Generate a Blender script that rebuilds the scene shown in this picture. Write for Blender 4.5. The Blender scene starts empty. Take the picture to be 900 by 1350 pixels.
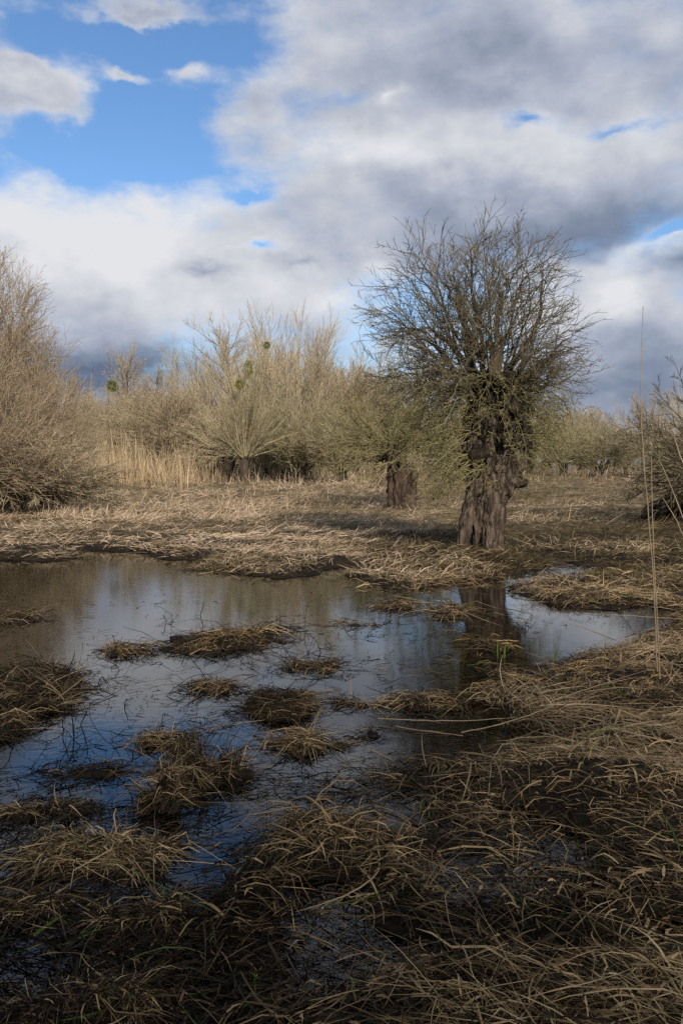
import bpy, math, random
import numpy as np
from mathutils import Vector
R = math.radians
S = bpy.context.scene
COL = S.collection

# ------------------------------------------------------------------ camera
CAM_H, F, PITCH = 1.7, 1150.0, R(3.235)          # metres, focal length in photo pixels, tilt down
cam = bpy.data.cameras.new('camera')
cam.sensor_fit = 'AUTO'; cam.sensor_width = 36.0
cam.lens = 36.0 * F / 1350.0
cam.clip_start = 0.05; cam.clip_end = 8000
camo = bpy.data.objects.new('camera', cam); COL.objects.link(camo)
camo.location = (0, 0, CAM_H); camo.rotation_euler = (R(90) - PITCH, 0, 0)
S.camera = camo
S.view_settings.view_transform = 'Standard'; S.view_settings.look = 'None'
S.view_settings.exposure = 0.0; S.view_settings.gamma = 1.0
S.view_settings.use_curve_mapping = False
S.cycles.max_bounces = 8; S.cycles.transparent_max_bounces = 16
S.cycles.diffuse_bounces = 3; S.cycles.glossy_bounces = 4
S.cycles.use_denoising = False; S.cycles.caustics_reflective = False; S.cycles.caustics_refractive = False

def ray(px, py):
    cx, cy = (px - 450) / F, (675 - py) / F
    c, s = math.cos(PITCH), math.sin(PITCH)
    return np.array([cx, c + cy * s, -s + cy * c])
def gp(px, py, z=0.0):                            # point on the ground seen at a photo pixel
    d = ray(px, py); t = (CAM_H - z) / -d[2]
    return np.array([d[0] * t, d[1] * t, z])
def at(px, py, Y):                                # point at distance Y seen at a photo pixel
    d = ray(px, py); t = Y / d[1]
    return np.array([d[0] * t, Y, CAM_H + d[2] * t])

# ------------------------------------------------------------------ sun and sky
SUN_EL, SUN_AZ = R(27), R(163)                    # sun behind the camera, to the right
to_sun = Vector((math.sin(SUN_AZ) * math.cos(SUN_EL), math.cos(SUN_AZ) * math.cos(SUN_EL), math.sin(SUN_EL)))
sl = bpy.data.lights.new('sun', 'SUN'); sl.energy = 5.0; sl.angle = R(0.53); sl.color = (1.0, 0.89, 0.76)
so = bpy.data.objects.new('sun', sl); COL.objects.link(so); so.location = (40, -50, 40)
so.rotation_euler = to_sun.to_track_quat('Z', 'Y').to_euler()

W = bpy.data.worlds.new('World'); S.world = W; W.use_nodes = True
def sky_world():
    nt = W.node_tree; nt.nodes.clear(); N, L = nt.nodes.new, nt.links.new
    def math_(op, a, b=None, c=None, clamp=False):
        n = N('ShaderNodeMath'); n.operation = op; n.use_clamp = clamp
        for i, v in enumerate((a, b, c)):
            if v is None: continue
            if isinstance(v, (int, float)): n.inputs[i].default_value = v
            else: L(v, n.inputs[i])
        return n.outputs[0]
    def vmath(op, a, b=None, scale=None):
        n = N('ShaderNodeVectorMath'); n.operation = op
        for i, v in enumerate((a, b)):
            if v is None: continue
            if isinstance(v, (tuple, list)): n.inputs[i].default_value = v
            else: L(v, n.inputs[i])
        if scale is not None: n.inputs['Scale'].default_value = scale
        return n.outputs[0]
    def noise(vec, scale, detail, rough=0.55, out='Fac', lac=2.0):
        n = N('ShaderNodeTexNoise'); n.noise_dimensions = '3D'
        n.inputs['Scale'].default_value = scale; n.inputs['Detail'].default_value = detail
        n.inputs['Roughness'].default_value = rough; n.inputs['Lacunarity'].default_value = lac
        L(vec, n.inputs['Vector']); return n.outputs[out]
    def rng(v, a, b, c, d, smooth=True):
        n = N('ShaderNodeMapRange'); n.interpolation_type = 'SMOOTHSTEP' if smooth else 'LINEAR'
        for i, x in zip((1, 2, 3, 4), (a, b, c, d)): n.inputs[i].default_value = x
        L(v, n.inputs[0]); return n.outputs[0]
    def mixc(f, a, b):
        n = N('ShaderNodeMix'); n.data_type = 'RGBA'; n.clamp_factor = True
        if isinstance(f, (int, float)): n.inputs[0].default_value = f
        else: L(f, n.inputs[0])
        for i, v in ((6, a), (7, b)):
            if isinstance(v, tuple): n.inputs[i].default_value = (*v, 1)
            else: L(v, n.inputs[i])
        return n.outputs[2]
    tc = N('ShaderNodeTexCoord').outputs['Generated']
    st = vmath('MULTIPLY', tc, (1, 1, 1.55))                         # cloud layers lie flat: wider than tall
    wn = noise(st, 5.0, 6, 0.6, 'Color')
    warp = vmath('SCALE', vmath('SUBTRACT', wn, (0.5, 0.5, 0.5)), scale=0.115)
    d = vmath('ADD', tc, warp)
    fb = noise(st, 7.5, 12, 0.60)
    fb_up = noise(vmath('ADD', st, (0.012, 0.0, 0.034)), 7.5, 5, 0.5)
    big = noise(st, 2.4, 3, 0.5)
    def blobs(base, items):
        acc = base
        for (px, py, rx, ry, w, roll) in items:
            c = ray(px, py); c = c / np.linalg.norm(c)
            m = N('ShaderNodeMapping'); m.vector_type = 'TEXTURE'
            m.inputs['Location'].default_value = tuple(c)
            m.inputs['Rotation'].default_value = (0, R(roll), 0)
            m.inputs['Scale'].default_value = (rx / F * 1.5, 1.0, ry / F * 1.5)
            L(d, m.inputs['Vector'])
            g = N('ShaderNodeTexGradient'); g.gradient_type = 'QUADRATIC_SPHERE'
            L(m.outputs[0], g.inputs[0])
            acc = math_('MULTIPLY_ADD', g.outputs['Fac'], w, acc)
        return acc
    # how much cloud: + cloud, - open blue (photo-pixel centre, half sizes, weight, roll)
    dens = blobs(math_('MULTIPLY_ADD', big, 0.55, 0.36), DENS)
    dens = math_('ADD', dens, math_('MULTIPLY', math_('SUBTRACT', fb, 0.5), 0.95))
    sz = N('ShaderNodeSeparateXYZ'); L(tc, sz.inputs[0])
    dens = math_('ADD', dens, rng(sz.outputs[2], -0.02, 0.16, 0.55, 0))      # cloud closes up towards the horizon
    wisp = noise(vmath('MULTIPLY', st, (1, 1, 1.5)), 15.0, 9, 0.62)
    dens = math_('ADD', dens, math_('MULTIPLY', math_('SUBTRACT', wisp, 0.5), 0.8))
    alpha = rng(dens, 0.28, 0.92, 0, 1)
    # how white: thick bases go grey-blue, sunlit heads go white
    lit = blobs(math_('MULTIPLY_ADD', math_('SUBTRACT', big, 0.5), 0.45, 0.54), LIT)
    relief = math_('SUBTRACT', fb, fb_up)
    lit = math_('ADD', lit, math_('MULTIPLY', relief, 0.95))
    lit = math_('ADD', lit, math_('MULTIPLY', math_('SUBTRACT', wisp, 0.5), 0.28))
    lit = math_('ADD', lit, math_('MULTIPLY', math_('SUBTRACT', fb, 0.5), 0.22))
    lit = math_('ADD', lit, rng(dens, 0.45, 1.15, 0.26, 0.0))               # thin edges are the brightest
    ramp = N('ShaderNodeValToRGB'); L(lit, ramp.inputs[0])
    els = ramp.color_ramp.elements
    els[0].position = 0.0; els[0].color = (0.135, 0.175, 0.265, 1)
    els[1].position = 1.0; els[1].color = (0.80, 0.815, 0.85, 1)
    e = els.new(0.30); e.color = (0.245, 0.295, 0.40, 1)
    e = els.new(0.55); e.color = (0.425, 0.47, 0.575, 1)
    e = els.new(0.78); e.color = (0.64, 0.665, 0.72, 1)
    cloud = vmath('SCALE', ramp.outputs[0], scale=CLOUD_GAIN)
    sky = N('ShaderNodeTexSky'); sky.sky_type = 'NISHITA'; sky.sun_disc = False
    sky.sun_elevation = SUN_EL; sky.sun_rotation = SUN_AZ
    sky.air_density = 1.0; sky.dust_density = 0.6; sky.ozone_density = 2.0
    blue = vmath('MULTIPLY', sky.outputs[0], SKY_GAIN)
    col = mixc(alpha, blue, cloud)
    bg = N('ShaderNodeBackground'); bg.inputs['Strength'].default_value = 0.1
    L(col, bg.inputs['Color'])
    o = N('ShaderNodeOutputWorld'); L(bg.outputs[0], o.inputs['Surface'])
CLOUD_GAIN, SKY_GAIN = 9.6, (0.98, 1.25, 1.50)
DENS = [(190, 160, 190, 120, -1.1, 0), (240, 60, 170, 70, -0.85, 0), (60, 190, 120, 40, -0.7, 0), (330, 265, 40, 14, -0.7, 0),
        (45, 108, 85, 46, 1.7, 0), (190, 4, 105, 16, 1.15, 0), (30, 20, 70, 40, -0.6, 0), (165, 88, 36, 16, 1.15, 0), (245, 95, 60, 34, 1.1, 0),
        (290, 180, 80, 50, 0.55, 0), (30, 195, 50, 34, 0.6, 20), (350, 150, 50, 60, 0.3, 0), (320, 50, 60, 50, -0.5, 0), (110, 60, 60, 22, 0.35, 10),
        (150, 340, 330, 95, 0.8, 0), (640, 90, 310, 110, 0.55, 0), (620, 260, 330, 90, 0.7, 0),
        (345, 325, 32, 10, -0.8, 0), (700, 158, 70, 16, -0.62, 0), (840, 165, 70, 14, -0.5, 0), (480, 110, 60, 22, -0.35, 0), (525, 120, 22, 12, 0.5, 0),
        (885, 316, 28, 9, -1.0, -25), (655, 440, 30, 30, -0.5, 0), (120, 470, 120, 50, 0.5, 0), (800, 430, 160, 90, 0.5, 0)]
LIT = [(60, 100, 90, 60, 0.20, 0), (60, 270, 160, 50, 0.60, 5), (170, 330, 280, 90, 0.62, 0), (240, 270, 60, 24, 0.25, 0),
       (430, 390, 120, 40, 0.30, 0), (300, 292, 90, 30, -0.15, 0), (280, 352, 45, 12, -0.32, 0), (397, 347, 32, 12, -0.32, 0),
       (130, 495, 210, 44, -0.85, 0), (650, 330, 320, 44, -0.27, 0), (800, 335, 110, 50, -0.30, 0),
       (640, 195, 260, 42, 0.34, 0), (470, 215, 90, 50, 0.25, 0), (640, 60, 330, 90, -0.16, 0), (860, 300, 130, 42, -0.30, 0), (525, 120, 24, 14, 0.5, 0),
       (870, 330, 75, 18, 0.85, -22), (800, 410, 70, 42, 0.50, -35), (890, 360, 50, 18, -0.4, 0), (830, 500, 180, 60, -0.45, 0),
       (680, 420, 80, 60, 0.5, 0), (500, 345, 40, 30, 0.35, 0)]
sky_world()

# ------------------------------------------------------------------ noise and mesh helpers
def _h(ix, iy, iz, s):
    h = (ix.astype(np.int64) * 374761393 + iy.astype(np.int64) * 668265263 + iz.astype(np.int64) * 2147483647 + s * 974711) & 0xFFFFFFFF
    h = ((h ^ (h >> 13)) * 1274126177) & 0xFFFFFFFF
    return ((h ^ (h >> 16)) & 0xFFFFFF) / float(0xFFFFFF)
def vn3(x, y, z, s=0):                            # value noise, 0..1
    xi, yi, zi = np.floor(x), np.floor(y), np.floor(z)
    fx, fy, fz = x - xi, y - yi, z - zi
    fx, fy, fz = [f * f * (3 - 2 * f) for f in (fx, fy, fz)]
    out = 0
    for dx in (0, 1):
        wx = fx if dx else 1 - fx
        for dy in (0, 1):
            wy = fy if dy else 1 - fy
            for dz in (0, 1):
                wz = fz if dz else 1 - fz
                out = out + wx * wy * wz * _h(xi + dx, yi + dy, zi + dz, s)
    return out
def vn2(x, y, s=0):
    xi, yi = np.floor(x), np.floor(y); z = np.zeros_like(xi)
    fx, fy = x - xi, y - yi
    fx, fy = fx * fx * (3 - 2 * fx), fy * fy * (3 - 2 * fy)
    return ((1 - fx) * (1 - fy) * _h(xi, yi, z, s) + fx * (1 - fy) * _h(xi + 1, yi, z, s)
            + (1 - fx) * fy * _h(xi, yi + 1, z, s) + fx * fy * _h(xi + 1, yi + 1, z, s))
def fbm(x, y, s=0, o=4):
    a, t, n = 0.5, 0.0, 0.0
    for k in range(o):
        t = t + a * vn2(x * 2 ** k + 17.3 * k, y * 2 ** k - 9.1 * k, s + k); n += a; a *= 0.55
    return t / n                                  # 0..1
def sst(a, b, x):
    t = np.clip((x - a) / (b - a), 0, 1); return t * t * (3 - 2 * t)
def nrm(v): return v / np.maximum(np.linalg.norm(v, axis=-1, keepdims=True), 1e-9)

def mesh_quads(name, V, Q, mat, tint=None, smooth=True):
    me = bpy.data.meshes.new(name)
    V = np.ascontiguousarray(V, dtype=np.float32); Q = np.ascontiguousarray(Q, dtype=np.int32)
    me.vertices.add(len(V)); me.vertices.foreach_set('co', V.ravel())
    me.loops.add(Q.size); me.loops.foreach_set('vertex_index', Q.ravel())
    me.polygons.add(len(Q)); me.polygons.foreach_set('loop_start', np.arange(len(Q), dtype=np.int32) * Q.shape[1])
    me.polygons.foreach_set('use_smooth', np.full(len(Q), smooth, dtype=bool))
    me.update(calc_edges=True)
    if tint is not None:
        a = me.attributes.new('tint', 'FLOAT', 'POINT'); a.data.foreach_set('value', np.ascontiguousarray(tint, dtype=np.float32))
    me.materials.append(mat)
    return me
def link(name, data, parent=None, loc=(0, 0, 0), kind=None):
    o = bpy.data.objects.new(name, data); COL.objects.link(o); o.location = loc
    if parent is not None: o.parent = parent
    if kind: o['kind'] = kind
    return o
def tag(o, label, cat, group=None):
    o['label'] = label; o['category'] = cat
    if group: o['group'] = group
    return o
def thing(name, label, cat, loc=(0, 0, 0), group=None):
    return tag(link(name, None, None, tuple(float(v) for v in loc)), label, cat, group)
def copy_tree(root):
    r = root.copy(); COL.objects.link(r)
    for ch in list(root.children):
        c = ch.copy(); COL.objects.link(c); c.parent = r
        for g in list(ch.children):
            e = g.copy(); COL.objects.link(e); e.parent = c
    return r

def tubes(P, Rad, k):                              # P (N,n,3), Rad (N,n) -> quad tubes
    N_, n, _ = P.shape
    T = np.empty_like(P); T[:, 1:-1] = P[:, 2:] - P[:, :-2]; T[:, 0] = P[:, 1] - P[:, 0]; T[:, -1] = P[:, -1] - P[:, -2]
    T = nrm(T)
    ref = np.where(np.abs(T[..., 2:3].mean(axis=1, keepdims=True)) > 0.8, np.array([1., 0, 0]), np.array([0., 0, 1.]))
    A = nrm(np.cross(T, ref)); B = np.cross(T, A)
    th = np.arange(k) * 2 * math.pi / k
    V = P[:, :, None, :] + Rad[:, :, None, None] * (A[:, :, None, :] * np.cos(th)[None, None, :, None] + B[:, :, None, :] * np.sin(th)[None, None, :, None])
    idx = np.arange(N_ * n * k).reshape(N_, n, k)
    a = idx[:, :-1, :]; b = np.roll(a, -1, axis=2); d = idx[:, 1:, :]; c = np.roll(d, -1, axis=2)
    return V.reshape(-1, 3), np.stack([a, b, c, d], -1).reshape(-1, 4)
def join(parts):                                   # [(V, Q, tint)]
    Vs, Qs, Ts, o = [], [], [], 0
    for V, Q, t in parts:
        Vs.append(V); Qs.append(Q + o); Ts.append(t); o += len(V)
    return np.concatenate(Vs), np.concatenate(Qs), np.concatenate(Ts)
def tube_part(P, Rad, k, tint):
    V, Q = tubes(P, Rad, k)
    return V, Q, np.repeat(tint, P.shape[1] * k)

# ------------------------------------------------------------------ materials
def new_mat(name):
    m = bpy.data.materials.new(name); m.use_nodes = True; nt = m.node_tree; nt.nodes.clear()
    o = nt.nodes.new('ShaderNodeOutputMaterial'); p = nt.nodes.new('ShaderNodeBsdfPrincipled')
    nt.links.new(p.outputs[0], o.inputs[0]); p.inputs['Specular IOR Level'].default_value = 0.08
    return m, nt, p
def set_ramp(r, stops):
    e = r.color_ramp.elements
    e[0].position, e[0].color = stops[0][0], (*stops[0][1], 1)
    e[1].position, e[1].color = stops[-1][0], (*stops[-1][1], 1)
    for pos, c in stops[1:-1]: x = e.new(pos); x.color = (*c, 1)
def fibre_mat(name, stops, rough=0.75, trans=0.0, var=(6.0, 0.35)):
    """plant fibre: colour by each blade's or twig's own tint, with a fine mottling"""
    m, nt, p = new_mat(name); N, L = nt.nodes.new, nt.links.new
    a = N('ShaderNodeAttribute'); a.attribute_name = 'tint'
    r = N('ShaderNodeValToRGB'); set_ramp(r, stops); L(a.outputs['Fac'], r.inputs[0])
    tc = N('ShaderNodeTexCoord'); n = N('ShaderNodeTexNoise'); n.inputs['Scale'].default_value = var[0]; n.inputs['Detail'].default_value = 4
    L(tc.outputs['Object'], n.inputs['Vector'])
    mr = N('ShaderNodeMapRange'); mr.inputs[3].default_value = 1 - var[1]; mr.inputs[4].default_value = 1 + var[1]; L(n.outputs[0], mr.inputs[0])
    sc = N('ShaderNodeVectorMath'); sc.operation = 'SCALE'; L(r.outputs[0], sc.inputs[0]); L(mr.outputs[0], sc.inputs['Scale'])
    L(sc.outputs[0], p.inputs['Base Color']); p.inputs['Roughness'].default_value = rough
    if trans:
        t = N('ShaderNodeBsdfTranslucent'); L(sc.outputs[0], t.inputs[0]); mx = N('ShaderNodeMixShader'); mx.inputs[0].default_value = trans
        out = [x for x in nt.nodes if x.type == 'OUTPUT_MATERIAL'][0]
        L(p.outputs[0], mx.inputs[1]); L(t.outputs[0], mx.inputs[2]); L(mx.outputs[0], out.inputs[0])
    return m
def noise_mat(name, stops, scale, stretch=(1, 1, 1), rough=0.85, bump=0.4, dist=0.02):
    m, nt, p = new_mat(name); N, L = nt.nodes.new, nt.links.new
    tc = N('ShaderNodeTexCoord'); mp = N('ShaderNodeMapping'); mp.inputs['Scale'].default_value = stretch; L(tc.outputs['Object'], mp.inputs[0])
    n = N('ShaderNodeTexNoise'); n.inputs['Scale'].default_value = scale; n.inputs['Detail'].default_value = 8; n.inputs['Roughness'].default_value = 0.65; L(mp.outputs[0], n.inputs[0])
    r = N('ShaderNodeValToRGB'); set_ramp(r, stops); L(n.outputs[0], r.inputs[0]); L(r.outputs[0], p.inputs['Base Color'])
    n2 = N('ShaderNodeTexNoise'); n2.inputs['Scale'].default_value = scale * 3; n2.inputs['Detail'].default_value = 6; L(mp.outputs[0], n2.inputs[0])
    b = N('ShaderNodeBump'); b.inputs['Strength'].default_value = bump; b.inputs['Distance'].default_value = dist; L(n2.outputs[0], b.inputs['Height']); L(b.outputs[0], p.inputs['Normal'])
    p.inputs['Roughness'].default_value = rough
    return m

M = {}
M['straw'] = fibre_mat('dead_grass_blades', [(0.0, (0.018, 0.012, 0.007)), (0.25, (0.06, 0.041, 0.02)), (0.5, (0.20, 0.135, 0.068)), (0.78, (0.41, 0.285, 0.155)), (0.955, (0.52, 0.385, 0.225)), (0.965, (0.09, 0.14, 0.025)), (1.0, (0.13, 0.20, 0.03))], 0.6, 0.18)
M['pale'] = fibre_mat('bleached_grass', [(0.0, (0.075, 0.058, 0.028)), (0.2, (0.17, 0.13, 0.066)), (0.45, (0.35, 0.258, 0.163)), (0.75, (0.51, 0.385, 0.262)), (1.0, (0.61, 0.48, 0.34))], 0.75, 0.15, (1.2, 0.4))
M['reed'] = fibre_mat('reed_stems', [(0.0, (0.20, 0.145, 0.085)), (0.5, (0.38, 0.285, 0.17)), (1.0, (0.55, 0.43, 0.27))], 0.65, 0.1)
M['sprout'] = fibre_mat('fresh_leaf', [(0.0, (0.10, 0.17, 0.02)), (1.0, (0.20, 0.30, 0.04))], 0.45, 0.3)
M['twig_dark'] = fibre_mat('willow_twigs', [(0.0, (0.04, 0.033, 0.023)), (0.5, (0.12, 0.10, 0.062)), (1.0, (0.27, 0.23, 0.14))], 0.8)
M['twig_olive'] = fibre_mat('olive_twigs', [(0.0, (0.09, 0.075, 0.04)), (0.5, (0.21, 0.185, 0.085)), (1.0, (0.33, 0.29, 0.145))], 0.8)
M['twig_tan'] = fibre_mat('tan_twigs', [(0.0, (0.20, 0.155, 0.10)), (0.5, (0.38, 0.31, 0.20)), (1.0, (0.54, 0.46, 0.31))], 0.8)
M['twig_brown'] = fibre_mat('brown_twigs', [(0.0, (0.15, 0.105, 0.068)), (0.5, (0.33, 0.255, 0.165)), (1.0, (0.50, 0.42, 0.28))], 0.8)
M['wet_twig'] = fibre_mat('wet_twigs', [(0.0, (0.018, 0.014, 0.01)), (1.0, (0.05, 0.038, 0.025))], 0.5)
M['bark'] = noise_mat('willow_bark', [(0.32, (0.012, 0.009, 0.007)), (0.48, (0.065, 0.049, 0.036)), (0.62, (0.165, 0.125, 0.095)), (0.8, (0.075, 0.064, 0.03))], 16, (1, 1, 0.16), 0.9, 1.0, 0.05)
M['bark_red'] = noise_mat('reddish_bark', [(0.3, (0.018, 0.013, 0.01)), (0.5, (0.058, 0.041, 0.031)), (0.68, (0.12, 0.082, 0.062)), (0.8, (0.09, 0.075, 0.04))], 5, (1, 1, 0.3), 0.9, 0.8, 0.05)
M['bark_dark'] = noise_mat('dark_bark', [(0.25, (0.02, 0.016, 0.012)), (0.5, (0.07, 0.055, 0.04)), (0.75, (0.14, 0.11, 0.08))], 5, (1, 1, 0.3), 0.9, 0.7, 0.05)
M['bark_black'] = noise_mat('black_knotted_bark', [(0.3, (0.006, 0.005, 0.004)), (0.52, (0.024, 0.019, 0.014)), (0.7, (0.07, 0.056, 0.038)), (0.85, (0.06, 0.058, 0.02))], 9, (1, 1, 0.5), 0.9, 0.9, 0.05)  # on the willow head the black also stands in for shoot shade
M['stem_pale'] = noise_mat('pale_stem_bark', [(0.3, (0.17, 0.145, 0.09)), (0.5, (0.30, 0.26, 0.165)), (0.75, (0.42, 0.37, 0.25))], 4, (1, 1, 0.4), 0.85, 0.3, 0.02)
M['leaf'] = fibre_mat('mistletoe_leaf', [(0.0, (0.10, 0.11, 0.012)), (1.0, (0.30, 0.29, 0.035))], 0.6, 0.25)
M['twig_pale'] = fibre_mat('pale_olive_rods', [(0.0, (0.14, 0.115, 0.066)), (0.5, (0.31, 0.27, 0.16)), (1.0, (0.48, 0.42, 0.26))], 0.8)
M['wet_shaded_straw'] = fibre_mat('wet_shaded_grass', [(0.0, (0.010, 0.007, 0.004)), (0.3, (0.035, 0.023, 0.012)), (0.52, (0.12, 0.077, 0.036)), (0.75, (0.36, 0.228, 0.098)), (0.955, (0.60, 0.41, 0.20)), (0.965, (0.06, 0.10, 0.018)), (1.0, (0.09, 0.15, 0.025))], 0.55, 0.12, (9.0, 0.5))  # soaked grass colour, also darkened to put foreground shade into the near blades
M['mud'] = noise_mat('wet_mud', [(0.3, (0.012, 0.009, 0.006)), (0.55, (0.035, 0.026, 0.016)), (0.8, (0.07, 0.052, 0.03))], 6, (1, 1, 1), 0.8, 0.5, 0.03)
M['wood_wet'] = noise_mat('soaked_wood', [(0.3, (0.01, 0.009, 0.008)), (0.7, (0.035, 0.03, 0.025))], 12, (0.2, 1, 1), 0.5, 0.4, 0.005)

def ground_mat():
    m, nt, p = new_mat('marsh_ground'); N, L = nt.nodes.new, nt.links.new
    geo = N('ShaderNodeNewGeometry'); sep = N('ShaderNodeSeparateXYZ'); L(geo.outputs['Position'], sep.inputs[0])
    n = N('ShaderNodeTexNoise'); n.inputs['Scale'].default_value = 1.3; n.inputs['Detail'].default_value = 9; n.inputs['Roughness'].default_value = 0.68; L(geo.outputs['Position'], n.inputs[0])
    mud = N('ShaderNodeValToRGB'); set_ramp(mud, [(0.3, (0.008, 0.006, 0.004)), (0.55, (0.022, 0.016, 0.010)), (0.75, (0.055, 0.039, 0.023))]); L(n.outputs[0], mud.inputs[0])
    lit = N('ShaderNodeValToRGB'); set_ramp(lit, [(0.35, (0.05, 0.038, 0.022)), (0.5, (0.15, 0.115, 0.066)), (0.68, (0.28, 0.215, 0.13))]); L(n.outputs[0], lit.inputs[0])
    mr = N('ShaderNodeMapRange'); mr.inputs[1].default_value = 17; mr.inputs[2].default_value = 26; L(sep.outputs[1], mr.inputs[0])   # drier litter on the far bank
    mx = N('ShaderNodeMix'); mx.data_type = 'RGBA'; L(mr.outputs[0], mx.inputs[0]); L(mud.outputs[0], mx.inputs[6]); L(lit.outputs[0], mx.inputs[7])
    L(mx.outputs[2], p.inputs['Base Color']); p.inputs['Roughness'].default_value = 0.85
    b = N('ShaderNodeBump'); b.inputs['Strength'].default_value = 0.6; b.inputs['Distance'].default_value = 0.05
    n2 = N('ShaderNodeTexNoise'); n2.inputs['Scale'].default_value = 14; n2.inputs['Detail'].default_value = 6; L(geo.outputs['Position'], n2.inputs[0])
    L(n2.outputs[0], b.inputs['Height']); L(b.outputs[0], p.inputs['Normal'])
    return m
def water_mat():
    m = bpy.data.materials.new('pond_water'); m.use_nodes = True; nt = m.node_tree; nt.nodes.clear(); N, L = nt.nodes.new, nt.links.new
    o = N('ShaderNodeOutputMaterial'); fr = N('ShaderNodeFresnel'); fr.inputs['IOR'].default_value = 1.48
    gl = N('ShaderNodeBsdfGlossy'); gl.inputs['Roughness'].default_value = 0.022; gl.inputs['Color'].default_value = (0.95, 0.96, 0.97, 1)
    tr = N('ShaderNodeBsdfTransparent'); tr.inputs['Color'].default_value = (0.26, 0.20, 0.13, 1)
    geo = N('ShaderNodeNewGeometry')
    mp = N('ShaderNodeMapping'); mp.inputs['Scale'].default_value = (1, 1.6, 1); L(geo.outputs['Position'], mp.inputs[0])
    n1 = N('ShaderNodeTexNoise'); n1.inputs['Scale'].default_value = 9; n1.inputs['Detail'].default_value = 4; L(mp.outputs[0], n1.inputs[0])
    n2 = N('ShaderNodeTexNoise'); n2.inputs['Scale'].default_value = 60; n2.inputs['Detail'].default_value = 2; L(mp.outputs[0], n2.inputs[0])
    b1 = N('ShaderNodeBump'); b1.inputs['Strength'].default_value = 0.03; b1.inputs['Distance'].default_value = 0.02; L(n1.outputs[0], b1.inputs['Height'])
    b2 = N('ShaderNodeBump'); b2.inputs['Strength'].default_value = 0.03; b2.inputs['Distance'].default_value = 0.004; L(n2.outputs[0], b2.inputs['Height']); L(b1.outputs[0], b2.inputs['Normal'])
    L(b2.outputs[0], gl.inputs['Normal']); L(b2.outputs[0], fr.inputs['Normal'])
    mx = N('ShaderNodeMixShader'); L(fr.outputs[0], mx.inputs[0]); L(tr.outputs[0], mx.inputs[1]); L(gl.outputs[0], mx.inputs[2]); L(mx.outputs[0], o.inputs[0])
    return m
M['ground'] = ground_mat(); M['water'] = water_mat()

# ------------------------------------------------------------------ the marsh: land and water
def poly(pts): return np.array([gp(x, y)[:2] for x, y in pts])
LAND = [
    # far bank with its spit and the tongue under the big willow
    poly([(-2600, 738), (-300, 740), (0, 737), (60, 739), (125, 727), (160, 728), (220, 735), (265, 738), (268, 748), (300, 758), (360, 761), (420, 757), (455, 745),
          (470, 745), (466, 762), (500, 775), (545, 777), (590, 764), (612, 765), (640, 767), (668, 757), (715, 751), (735, 744), (700, 739), (690, 735), (720, 735), (765, 743), (815, 747), (850, 752),
          (3000, 752), (3000, 612), (-2600, 612)]),
    # right bank running round to the near bank
    poly([(3600, 745), (850, 750), (800, 757), (735, 764), (690, 768), (668, 774), (684, 786), (725, 793), (765, 802), (810, 805), (850, 802), (872, 806), (886, 818), (882, 838), (835, 849), (790, 864),
          (740, 875), (690, 886), (650, 878), (640, 905), (662, 930), (690, 950), (682, 985), (640, 1000), (560, 1004), (500, 1010), (447, 1010), (470, 1021), (510, 1040), (560, 1068), (612, 1088), (652, 1102),
          (640, 1113), (580, 1116), (520, 1104), (470, 1088), (430, 1078), (400, 1088), (385, 1112), (345, 1128), (312, 1150), (292, 1185), (278, 1230), (300, 1280), (310, 1350), (200, 1600), (100, 2600), (3600, 2600)]),
    # left bank
    poly([(-2600, 885), (0, 880), (50, 883), (100, 896), (108, 915), (80, 938), (30, 944), (-2600, 948)]),
]
def sd_poly(p, x, y):                              # signed distance in metres, + inside
    d = np.full(x.shape, 1e18); ins = np.zeros(x.shape, bool); n = len(p)
    for i in range(n):
        ax, ay = p[i]; bx, by = p[(i + 1) % n]; ex, ey = bx - ax, by - ay
        wx, wy = x - ax, y - ay
        t = np.clip((wx * ex + wy * ey) / (ex * ex + ey * ey + 1e-12), 0, 1)
        d = np.minimum(d, (wx - t * ex) ** 2 + (wy - t * ey) ** 2)
        c = ((ay > y) != (by > y)) & (x < ex * (y - ay) / (ey + (1e-12 if ey == 0 else 0)) + ax)
        ins ^= c
    return np.where(ins, 1, -1) * np.sqrt(d)
def land_sd(x, y):
    s = np.maximum.reduce([sd_poly(p, x, y) for p in LAND])
    far = sst(8, 20, y)
    return s + (fbm(x * 1.3, y * 1.3, 3, 4) - 0.5) * (0.45 + 0.9 * far)
def height(x, y, s=None):
    s = land_sd(x, y) if s is None else s
    lump = fbm(x * 0.9 + 5, y * 0.9, 11, 4)
    near = 1 - sst(9, 17, y)
    z = -0.16 + 0.20 * sst(-0.35, 0.12, s)
    z = z + sst(0.0, 0.9, s) * (0.02 + (lump - 0.40) * (0.20 * near + 0.34 * (1 - near)))
    z = z - 0.13 * near * sst(.52, .66, fbm(x * 1.5 + 60, y * 2.1, 23, 3)) * sst(-.1, .3, s)
    z = z + sst(24, 62, y) * 0.62 + sst(26, 40, y) * (fbm(x * 0.35, y * 0.35, 19, 3) - 0.4) * 0.45 * sst(0, 2, s)
    return z

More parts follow.
